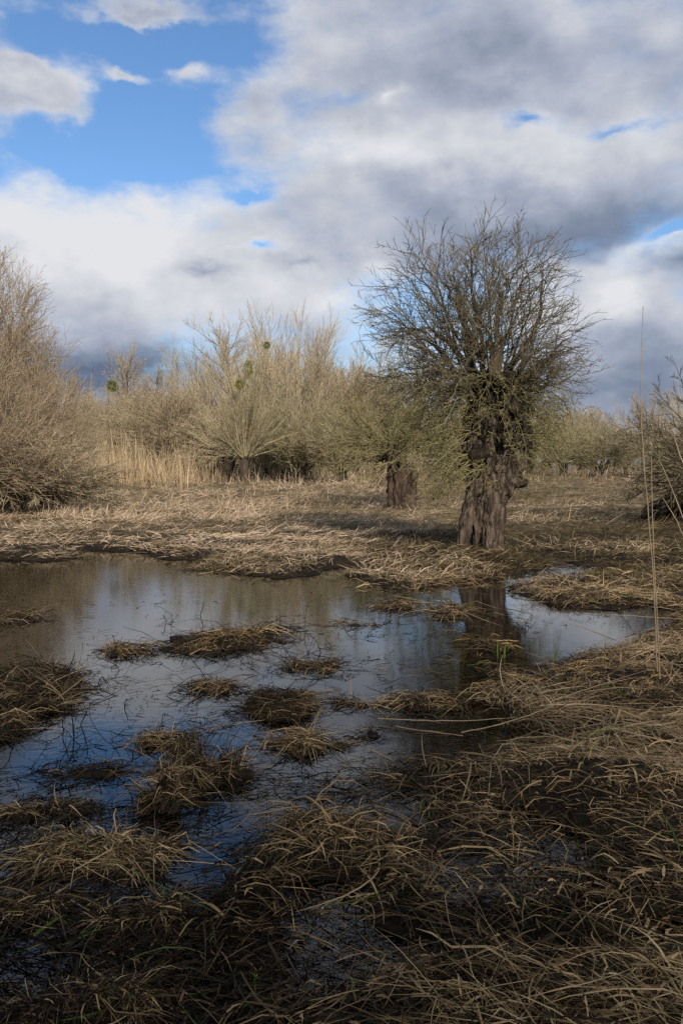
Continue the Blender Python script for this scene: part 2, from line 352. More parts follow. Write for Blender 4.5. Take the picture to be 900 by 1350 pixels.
def build_ground():
    yy = np.concatenate([np.linspace(-8, 1.6, 14), 1.6 + (np.exp(np.linspace(0, math.log(75), 340)) - 1) * 1.0, np.geomspace(82, 4000, 26)])
    t = np.linspace(-1, 1, 221); u = 0.62 * t + 2.2 * t ** 5
    X = u[None, :] * (np.abs(yy)[:, None] * 0.95 + 3.2); Y = np.repeat(yy[:, None], len(t), 1)
    Z = height(X, Y)
    Z = np.where(Y < 1.2, np.minimum(Z, 0.15), Z)
    V = np.stack([X, Y, Z], -1).reshape(-1, 3); n, m = X.shape
    idx = np.arange(n * m).reshape(n, m)
    Q = np.stack([idx[:-1, :-1], idx[:-1, 1:], idx[1:, 1:], idx[1:, :-1]], -1).reshape(-1, 4)
    link('ground', mesh_quads('ground', V, Q, M['ground']), kind='structure')
build_ground()
wv = np.array([[-60, -8, 0], [60, -8, 0], [60, 60, 0], [-60, 60, 0]], float)
link('water', mesh_quads('water', wv, np.array([[0, 1, 2, 3]]), M['water']), kind='structure')

# ------------------------------------------------------------------ cloud added unseen behind the camera, placed to shade the near bank
def shade_cloud():
    import bmesh
    rng = np.random.default_rng(77); bm = bmesh.new()
    for k in range(26):
        u = rng.uniform(-1, 1); r = rng.uniform(26, 46)
        c = np.array([u * 190, rng.uniform(-60, 0) * 1.0 - 26 * u * u, rng.uniform(0, 16)])
        g = bmesh.ops.create_icosphere(bm, subdivisions=3, radius=r)['verts']
        p = np.array([v.co[:] for v in g]); q = p / r * 2.2 + k * 7.0
        f = 1 + .22 * (vn3(q[:, 0] + 50, q[:, 1] + 50, q[:, 2] + 50, 5) - .5) + .12 * (vn3(q[:, 0] * 3 + 50, q[:, 1] * 3 + 50, q[:, 2] * 3 + 50, 6) - .5)
        p = p * f[:, None] * np.array([1.3, 1, .55]) + c
        for v, a in zip(g, p): v.co = a
    me = bpy.data.meshes.new('cloud'); bm.to_mesh(me); bm.free()
    me.polygons.foreach_set('use_smooth', np.ones(len(me.polygons), bool))
    m, nt, p = new_mat('shade_cloud_white'); p.inputs['Base Color'].default_value = (.85, .85, .86, 1); p.inputs['Roughness'].default_value = 1; me.materials.append(m)
    co = np.array([v.co[:] for v in me.vertices]); ts = np.array(to_sun); alt = 330.0
    sh = co[:, :2] - ts[None, :2] / ts[2] * (co[:, 2:3] + alt)          # its shadow on the ground when it stands over the origin
    off_x = -sh[:, 0].mean(); sel = np.abs(sh[:, 0] + off_x) < 6
    off_y = SHADE_EDGE - sh[sel, 1].max()
    link('cloud', me, None, (off_x, off_y, alt), 'structure')  # added out of view, offset so its shadow edge crosses the foreground
SHADE_EDGE = 10.0
shade_cloud()

# ------------------------------------------------------------------ grass blades
def blades(rng, root, az, el, length, width, droop, n, curl=0.25, kink=0.0, floor=None):
    """flat tapering ribbons that rise from ROOT along (az, el) and bend over; returns V, Q, per-blade vertex count"""
    N_ = len(root)
    d = np.stack([np.cos(az) * np.cos(el), np.sin(az) * np.cos(el), np.sin(el)], -1)
    P = np.empty((N_, n + 1, 3)); P[:, 0] = root
    length = length * np.exp(rng.normal(0, .3, N_)); width = width * np.exp(rng.normal(0, .3, N_))
    st = (length / n)[:, None]; turn = rng.normal(0, curl, N_); droop = droop * rng.uniform(.1, 1.7, N_)
    for k in range(n):
        P[:, k + 1] = P[:, k] + d * st
        d = d + np.stack([-np.sin(az) * turn, np.cos(az) * turn, -droop], -1) + rng.normal(0, 0.05, (N_, 3))
        if kink:
            hit = rng.random(N_) < kink / n
            d = np.where(hit[:, None], d * np.array([0.6, 0.6, 0.2]) + np.stack([rng.normal(0, 0.6, N_), rng.normal(0, 0.6, N_), -rng.random(N_) * 0.8], -1), d)
        d = nrm(d)
    if floor is not None:
        P[:, 1:, 2] = np.maximum(P[:, 1:, 2], floor[:, None] + 0.012 * rng.random((N_, 1)))
    T = np.empty_like(P); T[:, 1:-1] = P[:, 2:] - P[:, :-2]; T[:, 0] = P[:, 1] - P[:, 0]; T[:, -1] = P[:, -1] - P[:, -2]
    T = nrm(T); side = np.cross(T, np.array([0, 0, 1.0])) + 1e-4
    side = nrm(side); up = np.cross(side, T)
    tw = rng.normal(0, 0.7, N_)[:, None] + rng.normal(0, 0.35, N_)[:, None] * np.arange(n + 1)[None]
    side = side * np.cos(tw)[..., None] + up * np.sin(tw)[..., None]
    prof = np.interp(np.linspace(0, 1, n + 1), [0, 0.25, 0.7, 1], [0.75, 1.0, 0.75, 0.12])
    w = width[:, None] * prof[None] * 0.5
    V = np.stack([P - side * w[..., None], P + side * w[..., None]], 2)
    idx = np.arange(N_ * (n + 1) * 2).reshape(N_, n + 1, 2)
    Q = np.stack([idx[:, :-1, 0], idx[:, :-1, 1], idx[:, 1:, 1], idx[:, 1:, 0]], -1).reshape(-1, 4)
    return V.reshape(-1, 3), Q, (n + 1) * 2
def px_points(rng, n, x0, x1, y0, y1):             # even over the picture, so nearer ground gets more blades per square metre
    px, py = rng.uniform(x0, x1, n), rng.uniform(y0, y1, n)
    cx, cy = (px - 450) / F, (675 - py) / F
    dz = -math.sin(PITCH) + cy * math.cos(PITCH); t = (CAM_H - 0.08) / -dz
    return cx * t, (math.cos(PITCH) + cy * math.sin(PITCH)) * t

# ------------------------------------------------------------------ trees
def grow(rng, start, dirs, length, n, wobble, up, bend=None):
    N_ = len(start); P = np.empty((N_, n + 1, 3)); P[:, 0] = start; d = nrm(dirs.copy())
    up = np.broadcast_to(np.asarray(up, float), (N_,))
    for k in range(n):
        P[:, k + 1] = P[:, k] + d * (length / n)[:, None]
        d = d + rng.normal(0, wobble, (N_, 3)); d[:, 2] += up
        if bend is not None: d = d + bend * ((k + 1) / n)
        d = nrm(d)
    return P
def taper(r0, r1, n): return r0[:, None] + (r1 - r0)[:, None] * np.linspace(0, 1, n + 1)[None] ** 0.8
def kids(rng, P, Rad, L, m, t0, t1, a0, a1, lf, upb=0.0, tint=None):
    """M side shoots on every branch of P: start, direction, length, radius at the joint, parent's tint"""
    N_, n1, _ = P.shape; n = n1 - 1
    t = (np.linspace(t0, t1, m)[None] + rng.uniform(-0.5, 0.5, (N_, m)) * (t1 - t0) / m).clip(0.01, 0.995)
    f = t * n; i = np.minimum(f.astype(int), n - 1); fr = (f - i)[..., None]
    ar = np.arange(N_)[:, None]
    A, B = P[ar, i], P[ar, i + 1]; T = nrm(B - A); pos = A + (B - A) * fr
    rr = Rad[ar, i] * (1 - fr[..., 0]) + Rad[ar, i + 1] * fr[..., 0]
    perp = nrm(np.cross(T, rng.normal(0, 1, T.shape))); ang = rng.uniform(a0, a1, t.shape)[..., None]
    d = T * np.cos(ang) + perp * np.sin(ang); d[..., 2] += upb
    ln = L[:, None] * lf * (1 - 0.55 * t) * rng.uniform(0.6, 1.3, t.shape)
    tt = np.repeat(tint, m) if tint is not None else None
    return pos.reshape(-1, 3), nrm(d).reshape(-1, 3), ln.ravel(), rr.ravel(), tt
def cone_dirs(rng, n, el0, el1, az0=0, az1=2 * math.pi, power=1.0):
    az = rng.uniform(az0, az1, n); s = rng.random(n) ** power
    el = np.arcsin(np.sin(R(el0)) + (np.sin(R(el1)) - np.sin(R(el0))) * s)
    return np.stack([np.cos(az) * np.cos(el), np.sin(az) * np.cos(el), np.sin(el)], -1)

def solid_bark(name, tube_list, mat, voxel, amp, seed, freq=9.0):
    """fuse thick stems into one skin and cut vertical bark ridges into it"""
    parts = []
    for pts, rad in tube_list:
        pts = np.array(pts, float); rad = np.array(rad, float)
        tt = np.linspace(0, len(pts) - 1, 6 * (len(pts) - 1) + 1)
        P = np.stack([np.interp(tt, np.arange(len(pts)), pts[:, k]) for k in range(3)], -1)
        Rr = np.interp(tt, np.arange(len(pts)), rad)
        V, Q = tubes(P[None], Rr[None], 14)
        c0, c1 = len(V), len(V) + 1; nn = len(P)
        caps = [[c0, (j + 1) % 14, j, c0] for j in range(14)] + [[c1, (nn - 1) * 14 + j, (nn - 1) * 14 + (j + 1) % 14, c1] for j in range(14)]
        parts.append((np.vstack([V, P[:1], P[-1:]]), Q, caps))
    me = bpy.data.meshes.new(name); Vs, Fs, o = [], [], 0
    for V, Q, caps in parts:
        Vs += V.tolist(); Fs += (Q + o).tolist() + [[a + o, b + o, c + o] for a, b, c, _ in caps]; o += len(V)
    me.from_pydata(Vs, [], Fs); tmp = bpy.data.objects.new('tmp', me); COL.objects.link(tmp)
    md = tmp.modifiers.new('r', 'REMESH'); md.mode = 'VOXEL'; md.voxel_size = voxel
    sm = tmp.modifiers.new('s', 'SMOOTH'); sm.iterations = 2; sm.factor = 0.5
    dg = bpy.context.evaluated_depsgraph_get(); ev = tmp.evaluated_get(dg)
    out = bpy.data.meshes.new_from_object(ev); bpy.data.objects.remove(tmp); out.name = name
    nv = len(out.vertices); co = np.empty(nv * 3, np.float32); out.vertices.foreach_get('co', co); co = co.reshape(-1, 3).astype(float)
    no = np.empty(nv * 3, np.float32); out.vertex_normals.foreach_get('vector', no); no = no.reshape(-1, 3)
    x, y, z = co.T; w = vn3(x * 3, y * 3, z * 2, seed) * 1.4
    rg = np.minimum(np.abs(vn3(x * freq + w, y * freq + w, z * freq * 0.2, seed + 1) - 0.5) * 5, 1)   # plates between narrow cracks
    rg2 = np.abs(vn3(x * freq * 2.2, y * freq * 2.2, z * freq * 0.6, seed + 2) - 0.5) * 2
    lump = vn3(x * 2.4, y * 2.4, z * 1.5, seed + 3) - 0.5
    co = co + no * (amp * (1.0 * rg + 0.45 * rg2 - 0.6) + lump * amp * 2.6)[:, None]
    out.vertices.foreach_set('co', co.astype(np.float32).ravel())
    out.polygons.foreach_set('use_smooth', np.ones(len(out.polygons), bool)); out.update()
    out.materials.clear(); out.materials.append(mat)
    return out

def crown_mesh(name, parts, mat):
    V, Q, t = join(parts); return mesh_quads(name, V, Q, mat, t)
def limb_tree(rng, start, dirs, L1, r1, o):
    """three orders of shoots on the given limbs; returns limb and twig parts"""
    n1 = len(start); t1 = rng.random(n1)
    P1 = grow(rng, start, dirs, L1, o.get('n1', 9), o['w1'], o['up1']); R1 = taper(r1, r1 * 0.18, P1.shape[1] - 1)
    s, d, l, r, tt = kids(rng, P1, R1, L1, o['m2'], o['t2'][0], o['t2'][1], R(o['a2'][0]), R(o['a2'][1]), o['l2'], o.get('ub2', 0.0), t1)
    r2 = np.minimum(r * 0.6, o['r2']) ; n2 = o.get('n2', 4); P2 = grow(rng, s, d, l, n2, o['w2'], o['up2']); R2 = taper(r2, r2 * 0.3, n2)
    s3, d3, l3, r3, t3 = kids(rng, P2, R2, l, o['m3'], 0.12, 0.97, R(o['a3'][0]), R(o['a3'][1]), o['l3'], o.get('ub3', 0.0), tt)
    rr3 = np.full(len(s3), o['r3']); n3 = o.get('n3', 2); P3 = grow(rng, s3, d3, l3, n3, o['w3'], o['up3']); R3 = taper(rr3, rr3 * 0.5, n3)
    tw = [tube_part(P2, R2, 3, np.clip(tt * 0.6 + rng.normal(0, 0.12, len(tt)) + 0.1, 0, 1)), tube_part(P3, R3, 3, np.clip(rng.normal(0.5, 0.22, len(t3)), 0, 1))]
    if o.get('m4'):
        s4, d4, l4, r4, t4 = kids(rng, P3, R3, l3, o['m4'], 0.2, 0.97, R(15), R(45), o['l4'], 0.0, t3)
        rr4 = np.full(len(s4), o['r3'] * 0.75); P4 = grow(rng, s4, d4, l4, 2, o['w3'], o['up3']); R4 = taper(rr4, rr4 * 0.5, 2)
        tw.append(tube_part(P4, R4, 3, np.clip(rng.normal(0.5, 0.22, len(t4)), 0, 1)))
    return (P1, R1, t1), tw

def dome(rng, st, tgt, C0, RX, RZ, r1, m2, m3, m4, r2, r3, r4, l2=.62, l3=.55, rise=(.02, .26), wob=.022, n1=12, n3=4, fan=.35, a2=(18, 55)):
    """limbs arch from ST to TGT; their shoots fill a rounded crown and end unevenly at its outline"""
    k = len(st); chord = np.linalg.norm(tgt - st, axis=1, keepdims=True); sc = np.array([RX, RX, RZ])
    ctl = st + (tgt - st) * .45 + np.array([0, 0, 1.0]) * chord * rng.uniform(*rise, (k, 1)) + rng.normal(0, .10, (k, 3)) * chord
    tq = np.linspace(0, 1, n1 + 1)[None, :, None]
    P1 = (1 - tq) ** 2 * st[:, None] + 2 * tq * (1 - tq) * ctl[:, None] + tq ** 2 * tgt[:, None]
    wz = np.cumsum(rng.normal(0, wob, P1.shape), axis=1); wz[:, 0] = 0; P1 = P1 + wz - wz[:, -1:] * tq
    t1 = rng.random(k); R1 = taper(r1, np.maximum(r1 * .16, r3), n1); L1 = chord[:, 0] * 1.08
    def inside(p, d, l):
        e = (p - C0) / sc; g = d / sc; A_ = (g * g).sum(1); B_ = (e * g).sum(1); Cc = (e * e).sum(1) - rng.uniform(.85, 1.18, len(p)) ** 2
        return np.clip(np.minimum(l, (-B_ + np.sqrt(np.maximum(B_ * B_ - A_ * Cc, 0))) / A_), .05 * RX, None)
    s2, d2, ln2, q2, t2 = kids(rng, P1, R1, L1, m2, .24, .985, R(a2[0]), R(a2[1]), l2, .08, t1)
    d2 = nrm(d2 + fan * nrm(s2 - C0)); ln2 = inside(s2, d2, ln2); rr2 = np.minimum(q2 * .6, r2)
    P2 = grow(rng, s2, d2, ln2, 5, .10, .015); R2 = taper(rr2, np.minimum(rr2 * .4, r3), 5)
    s3, d3, ln3, q3, t3 = kids(rng, P2, R2, ln2, m3, .15, .98, R(18), R(52), l3, .03, t2)
    ln3 = inside(s3, d3, ln3); P3 = grow(rng, s3, d3, ln3, n3, .09, .012); rr3 = np.full(len(s3), r3)
    nt_ = lambda m_, a_: np.clip(rng.normal(a_, .22, m_), 0, 1)
    tw = [tube_part(P2, R2, 3, nt_(len(s2), .40)), tube_part(P3, taper(rr3, rr3 * .5, n3), 3, nt_(len(s3), .48))]
    if m4:
        s4, d4, ln4, q4, t4 = kids(rng, P3, taper(rr3, rr3 * .5, n3), ln3, m4, .25, .95, R(18), R(45), .6, .0, t3)
        ln4 = np.clip(ln4, .08, .35); P4 = grow(rng, s4, d4, ln4, 2, .09, .01); rr4 = np.full(len(s4), r4)
        tw.append(tube_part(P4, taper(rr4, rr4 * .5, 2), 3, nt_(len(s4), .52)))
    return P1, R1, t1, tw

# ---- the big pollard willow
WB = gp(638, 732); WY = WB[1]; MPX = WY / F          # its foot and metres per photo pixel there
def wl(px, py, dy=0.0): return np.array([(px - 638) * MPX, dy, (732 - py) * MPX])
def big_willow():
    rng = np.random.default_rng(4)
    root = thing('willow_tree', 'big bare pollard willow with a split furrowed trunk standing at the water edge', 'tree', (WB[0], WB[1], 0.0))
    T = [([wl(649, 754), wl(648, 734), wl(648, 705), wl(648, 665), wl(651, 630, .05), wl(653, 592, .1), wl(652, 555, .1), wl(650, 525, .1)], [.36, .255, .225, .245, .36, .46, .49, .36]),
         ([wl(603, 754, -.14), wl(605, 734, -.14), wl(612, 698, -.10), wl(619, 662, -.03), wl(628, 630, 0), wl(631, 585, .05), wl(630, 540, .1)], [.15, .115, .10, .115, .20, .28, .24]),
         ([wl(623, 754, -.14), wl(624, 734, -.14), wl(627, 698, -.10), wl(632, 664, -.03), wl(640, 630, 0)], [.09, .065, .055, .08, .15]),
         ([wl(628, 754, .22), wl(630, 700, .2), wl(634, 640, .12)], [.20, .17, .2]),
         ([wl(660, 650, -.08), wl(672, 618, -.05), wl(682, 580, .0), wl(680, 545, .1)], [.15, .21, .23, .16]),
         ([wl(645, 540, .1), wl(640, 514, .1), wl(622, 496, .1)], [.36, .28, .15]),
         ([wl(655, 535, .1), wl(664, 507, .1), wl(674, 494, .2)], [.3, .22, .14])]
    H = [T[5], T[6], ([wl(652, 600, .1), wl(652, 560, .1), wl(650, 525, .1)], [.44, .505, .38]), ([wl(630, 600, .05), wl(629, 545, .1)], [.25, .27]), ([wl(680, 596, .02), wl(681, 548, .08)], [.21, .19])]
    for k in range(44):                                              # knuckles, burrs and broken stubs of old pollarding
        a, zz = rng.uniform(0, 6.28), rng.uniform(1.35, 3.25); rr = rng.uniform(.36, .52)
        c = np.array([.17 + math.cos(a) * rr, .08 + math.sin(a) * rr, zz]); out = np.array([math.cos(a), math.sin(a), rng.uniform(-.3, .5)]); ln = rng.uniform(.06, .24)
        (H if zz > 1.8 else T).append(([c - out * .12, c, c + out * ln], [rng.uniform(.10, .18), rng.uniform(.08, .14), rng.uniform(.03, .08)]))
    link('trunk', solid_bark('trunk', T[:5] + T[7:], M['bark'], 0.019, 0.034, 5, 15.0), root)
    link('knotted_head', solid_bark('knotted_head', H, M['bark_black'], 0.024, 0.05, 6, 11.0), root)  # dark wet bark, blackened further to paint the shade of hanging shoots
    # named limbs: a few thick dark arms, then slender rods that arch out to fill a round open dome
    head = wl(648, 512, .1); C0 = wl(617, 470, .1); RX, RZ = 160 * MPX, 193 * MPX
    arms = [(wl(650, 522, .1), wl(657, 372, .3), .12), (wl(634, 512, .1), wl(580, 385, -.3), .10), (wl(656, 512, .1), wl(712, 372, 0), .075), (wl(640, 512, .2), wl(622, 350, 1.0), .075),
            (wl(630, 515, .0), wl(520, 440, -.5), .065), (wl(664, 520, .1), wl(738, 452, -.5), .065), (wl(640, 515, -.1), wl(606, 350, -1.0), .06)]
    NR = 66; v = cone_dirs(rng, NR, -42, 90); rho = rng.uniform(.58, .95, NR)
    tgt = C0 + v * rho[:, None] * np.array([RX, RX, RZ]); tgt[:, 2] = np.maximum(tgt[:, 2], wl(0, 612)[2])
    st = head + np.stack([v[:, 0] * .42 - .1, v[:, 1] * .36, rng.uniform(-.35, .15, NR)], -1)
    st = np.concatenate([[a[0] for a in arms], st]); tgt = np.concatenate([[a[1] for a in arms], tgt]); n1 = len(st)
    r1 = np.concatenate([[a[2] for a in arms], rng.uniform(.016, .034, NR)])
    P1, R1, t1, tw = dome(rng, st, tgt, C0, RX, RZ, r1, 9, 7, 2, .011, .0055, .0038, wob=.032, rise=(.02, .38), fan=.12, a2=(24, 75))
    for k in range(len(P1)):
        V, Q = tubes(P1[k:k + 1], R1[k:k + 1], 7 if k < 7 else 5)
        m = mesh_quads('limb', V, Q, M['bark_dark'] if k < 7 else M['twig_dark'], np.full(len(V), 0.15 + 0.4 * t1[k]))
        link('limb', m, root)
    link('twigs', crown_mesh('twigs', tw, M['twig_dark']), root, kind='stuff')
    # drooping mossy shoots round the head and down both flanks
    n = 230; az = rng.choice([0, math.pi, -math.pi / 2], n, p=[.32, .46, .22]) + rng.normal(0, .55, n); zz = 1.25 + 2.1 * rng.random(n) ** .75
    st = np.stack([np.cos(az) * rng.uniform(.36, .56, n) + .14, np.sin(az) * .42 + .05, zz], -1)
    dr = np.stack([np.cos(az), np.sin(az), rng.uniform(-.5, .6, n)], -1)
    sc = np.where(np.abs(np.cos(az)) > .5, 1.0, .55) * np.where(np.cos(az) < 0, 1.0, 0.85)
    o = dict(n2=4, n3=2, n1=7, w1=.14, up1=-.16, m2=6, t2=(.15, .97), a2=(20, 60), l2=.45, r2=.008, w2=.16, up2=-.10, m3=5, a3=(20, 60), l3=.5, r3=.0052, w3=.16, up3=-.08)
    (P1, R1, t1), tw = limb_tree(rng, st, dr, rng.uniform(.7, 1.7, n) * sc * (0.45 + 0.24 * zz), rng.uniform(.007, .014, n), o)
    tw.append(tube_part(P1, R1, 4, 0.2 + .5 * t1))
    link('drooping_shoots', crown_mesh('drooping_shoots', tw, M['twig_olive']), root, kind='stuff')
big_willow()

# ---- the second pollard, leaning, behind on the left
def second_willow():
    rng = np.random.default_rng(12)
    B = gp(532, 676); s = B[1] / F
    q = lambda px, py, dy=0.0: np.array([(px - 532) * s, dy, (676 - py) * s])
    root = thing('willow_tree', 'squat leaning willow with reddish torn bark and a crooked arm, behind the big one', 'tree', (B[0], B[1], 0.15))
    T = [([q(532, 690), q(530, 672), q(530, 650), q(527, 630), q(522, 612), q(515, 592)], [.54, .42, .33, .30, .34, .28]),
         ([q(540, 672), q(545, 650, -.1), q(545, 628, 0)], [.20, .16, .07]),
         ([q(522, 615), q(508, 606), q(494, 612), q(480, 610)], [.22, .15, .12, .06]),
         ([q(514, 610), q(514, 640), q(517, 672)], [.10, .13, .18])]
    for k in range(22):
        a, zz = rng.uniform(0, 6.28), rng.uniform(.1, 2.2); rr = rng.uniform(.12, .30); c = q(531 - zz * 6, 676) * np.array([1, 1, 0]) + np.array([math.cos(a) * rr, math.sin(a) * rr, zz])
        out = np.array([math.cos(a), math.sin(a), rng.uniform(-.5, .5)]); T.append(([c - out * .15, c, c + out * rng.uniform(.05, .3)], [rng.uniform(.1, .18), rng.uniform(.08, .15), .04]))
    link('trunk', solid_bark('trunk', T, M['bark_red'], 0.03, 0.06, 21, 9.0), root)
    head = q(522, 600); dirs = cone_dirs(rng, 85, -25, 85)
    st = head + dirs * np.array([.45, .35, .15]) + np.stack([rng.uniform(-.5, .9, 85), rng.uniform(-.3, .3, 85), rng.uniform(-.3, .3, 85)], -1)
    o = dict(w1=.12, up1=-.02, n1=8, m2=9, t2=(.15, .97), a2=(20, 50), l2=.45, r2=.014, w2=.13, up2=-.01, m3=6, a3=(20, 55), l3=.5, r3=.0085, w3=.13, up3=-.02)
    (P1, R1, t1), tw = limb_tree(rng, st, dirs, rng.uniform(1.5, 2.9, 85), rng.uniform(.02, .04, 85), o)
    tw.append(tube_part(P1, R1, 4, 0.1 + .5 * t1))
    link('crown', crown_mesh('crown', tw, M['twig_olive']), root, kind='stuff')
second_willow()

# ---- kinds of tree on the far side; each built once, then copied
def simple_trunk(rng, h, r, lean, mat, forks=0):
    parts = [([(0, 0, -.4), (0, 0, 0), (lean * .3, 0, h * .35), (lean * .7, .05, h * .7), (lean, 0, h)], [r * 1.35, r * 1.15, r * .9, r, r * 1.15])]
    return solid_bark('trunk', parts, mat, max(r * .11, .03), r * .09, int(rng.integers(1e6)), 2.6 / r)
def stems_mesh(P, Rad, k, mat, tint): 
    V, Q = tubes(P, Rad, k); return mesh_quads('trunk', V, Q, mat, np.repeat(tint, P.shape[1] * k))
def kind_pollard(seed, twig, h=1.5, fan=(25, 88), ln=(3.0, 5.2), n=70):
    rng = np.random.default_rng(seed); tr = simple_trunk(rng, h, .34, .15, M['bark_dark'])
    d = cone_dirs(rng, n, *fan); st = np.array([.15, 0, h]) + d * np.array([.35, .35, .2])
    o = dict(w1=.06, up1=.012, n1=8, m2=9, t2=(.2, .97), a2=(8, 30), l2=.40, r2=.016, w2=.08, up2=.02, m3=6, a3=(10, 30), l3=.5, r3=.010, w3=.05, up3=.02)
    (P, Rd, t), tw = limb_tree(rng, st, d, rng.uniform(*ln, n), rng.uniform(.03, .05, n), o); tw.append(tube_part(P, Rd, 4, .45 + .5 * t))
    return tr, crown_mesh('crown', tw, twig), h + ln[1] * .93
def kind_multi(seed, twig, n=12, ln=(6.0, 8.5), el=(62, 88)):
    rng = np.random.default_rng(seed); d = cone_dirs(rng, n, *el)
    st = np.stack([d[:, 0] * 1.3, d[:, 1] * 1.3, np.full(n, -.2)], -1)
    L1 = rng.uniform(*ln, n); r1 = rng.uniform(.05, .095, n); t1 = rng.random(n)
    P = grow(rng, st, d, L1, 12, .035, .008); Rd = taper(r1, r1 * .15, 12)
    tr = stems_mesh(P, Rd, 6, M['stem_pale'], t1)
    s, dd, l, r, tt = kids(rng, P, Rd, L1, 26, .2, .985, R(14), R(42), .36, .15, t1)
    r2 = np.minimum(r * .6, .024); P2 = grow(rng, s, dd, l, 4, .07, .06); R2 = taper(r2, r2 * .3, 4)
    s3, d3, l3, r3, t3 = kids(rng, P2, R2, l, 10, .1, .97, R(15), R(45), .55, .1, tt); rr = np.full(len(s3), .0115); P3 = grow(rng, s3, d3, l3, 2, .08, .04); R3 = taper(rr, rr * .5, 2)
    tw = [tube_part(P2, R2, 3, np.clip(.2 + .6 * tt, 0, 1)), tube_part(P3, R3, 3, np.clip(rng.normal(.5, .22, len(t3)), 0, 1))]
    # low leafless undershoots that hide the feet of the stems
    m = 60; du = cone_dirs(rng, m, 30, 80); su = np.stack([rng.normal(0, .9, m), rng.normal(0, .9, m), np.zeros(m)], -1)
    o = dict(w1=.07, up1=.0, m2=6, t2=(.2, .97), a2=(15, 40), l2=.45, r2=.015, w2=.08, up2=.02, m3=4, a3=(15, 45), l3=.5, r3=.0105, w3=.08, up3=.0)
    (Pu, Ru, tu), tw2 = limb_tree(rng, su, du, rng.uniform(1.5, 3.6, m), rng.uniform(.015, .03, m), o); tw += tw2 + [tube_part(Pu, Ru, 4, tu)]
    return tr, crown_mesh('crown', tw, twig), ln[1] * .97
def kind_round(seed, twig, h=1.1, rad=2.9, n=95):
    rng = np.random.default_rng(seed); tr = simple_trunk(rng, h, .30, -.1, M['bark_dark'])
    d = cone_dirs(rng, n, -12, 88, power=.85); st = np.array([-.1, 0, h]) + d * np.array([.4, .4, .15])
    o = dict(w1=.09, up1=-.012, n1=8, m2=11, t2=(.2, .97), a2=(15, 50), l2=.42, r2=.016, w2=.1, up2=.0, m3=8, a3=(15, 50), l3=.5, r3=.0105, w3=.1, up3=.0)
    (P, Rd, t), tw = limb_tree(rng, st, d, rng.uniform(.7, 1.0, n) * rad, rng.uniform(.025, .045, n), o); tw.append(tube_part(P, Rd, 4, .25 + .5 * t))
    return tr, crown_mesh('crown', tw, twig), h + rad * .95
def kind_tall(seed, twig, h=9.5, up=.05, spread=(35, 70)):
    rng = np.random.default_rng(seed)
    P0 = grow(rng, np.array([[0, 0, -.3]]), np.array([[.05, 0, 1.0]]), np.array([h * .92]), 14, .03, .02); R0 = taper(np.array([.20]), np.array([.03]), 14)
    s, d, l, r, tt = kids(rng, P0, R0, np.array([h]), 34, .36, .97, R(spread[0]), R(spread[1]), .52, .0, np.array([.5]))
    r1 = np.minimum(r * .6, .07); P1 = grow(rng, s, d, l, 9, .07, up); R1 = taper(r1, r1 * .2, 9)
    tb = [tube_part(P0, R0, 8, np.array([.3])), tube_part(P1, R1, 5, rng.random(len(s)))]
    V, Q, t = join(tb); tr = mesh_quads('trunk', V, Q, M['bark_dark'], t)
    s2, d2, l2, r2, t2 = kids(rng, P1, R1, l, 14, .12, .98, R(20), R(50), .42, .15, np.repeat(tt, 1)); r2 = np.minimum(r2 * .6, .018)
    P2 = grow(rng, s2, d2, l2, 4, .09, .05); R2 = taper(r2, r2 * .3, 4)
    s3, d3, l3, r3, t3 = kids(rng, P2, R2, l2, 8, .1, .97, R(20), R(55), .5, .1, t2); rr = np.full(len(s3), .009); P3 = grow(rng, s3, d3, l3, 2, .1, .03); R3 = taper(rr, rr * .5, 2)
    tw = [tube_part(P2, R2, 3, np.clip(rng.normal(.4, .2, len(t2)), 0, 1)), tube_part(P3, R3, 3, np.clip(rng.normal(.5, .22, len(t3)), 0, 1))]
    return tr, crown_mesh('crown', tw, twig), h
def kind_dome(seed, twig, h, rx, rz, NR, m2, m3, rr, low=-20, mat=None, feet=.35, cz=.5):
    """rounded crown on a short trunk or a spread of stems"""
    rng = np.random.default_rng(seed); v = cone_dirs(rng, NR, low, 90); rho = rng.uniform(.55, .97, NR)
    C0 = np.array([0, 0, h + rz * cz]); tgt = C0 + v * rho[:, None] * np.array([rx, rx, rz * (1 - .0)]); tgt[:, 2] = np.maximum(tgt[:, 2], .25)
    st = np.stack([v[:, 0] * feet + rng.normal(0, feet * .4, NR), v[:, 1] * feet + rng.normal(0, feet * .4, NR), h * rng.uniform(.55, 1.0, NR)], -1)
    P1, R1, t1, tw = dome(rng, st, tgt, C0, rx, rz, rng.uniform(1.6, 4.6, NR) * rr, m2, m3, 0, 1.6 * rr, rr, rr, n1=9, n3=2, wob=.01 * rx)
    if h > .6:
        tr = simple_trunk(rng, h, .30, -.1, M['bark_dark']); tw.append(tube_part(P1, R1, 4, .25 + .5 * t1))
    else:
        tr = stems_mesh(P1, R1, 4, mat or M['stem_pale'], t1)
    return tr, crown_mesh('crown', tw, twig), C0[2] + rz
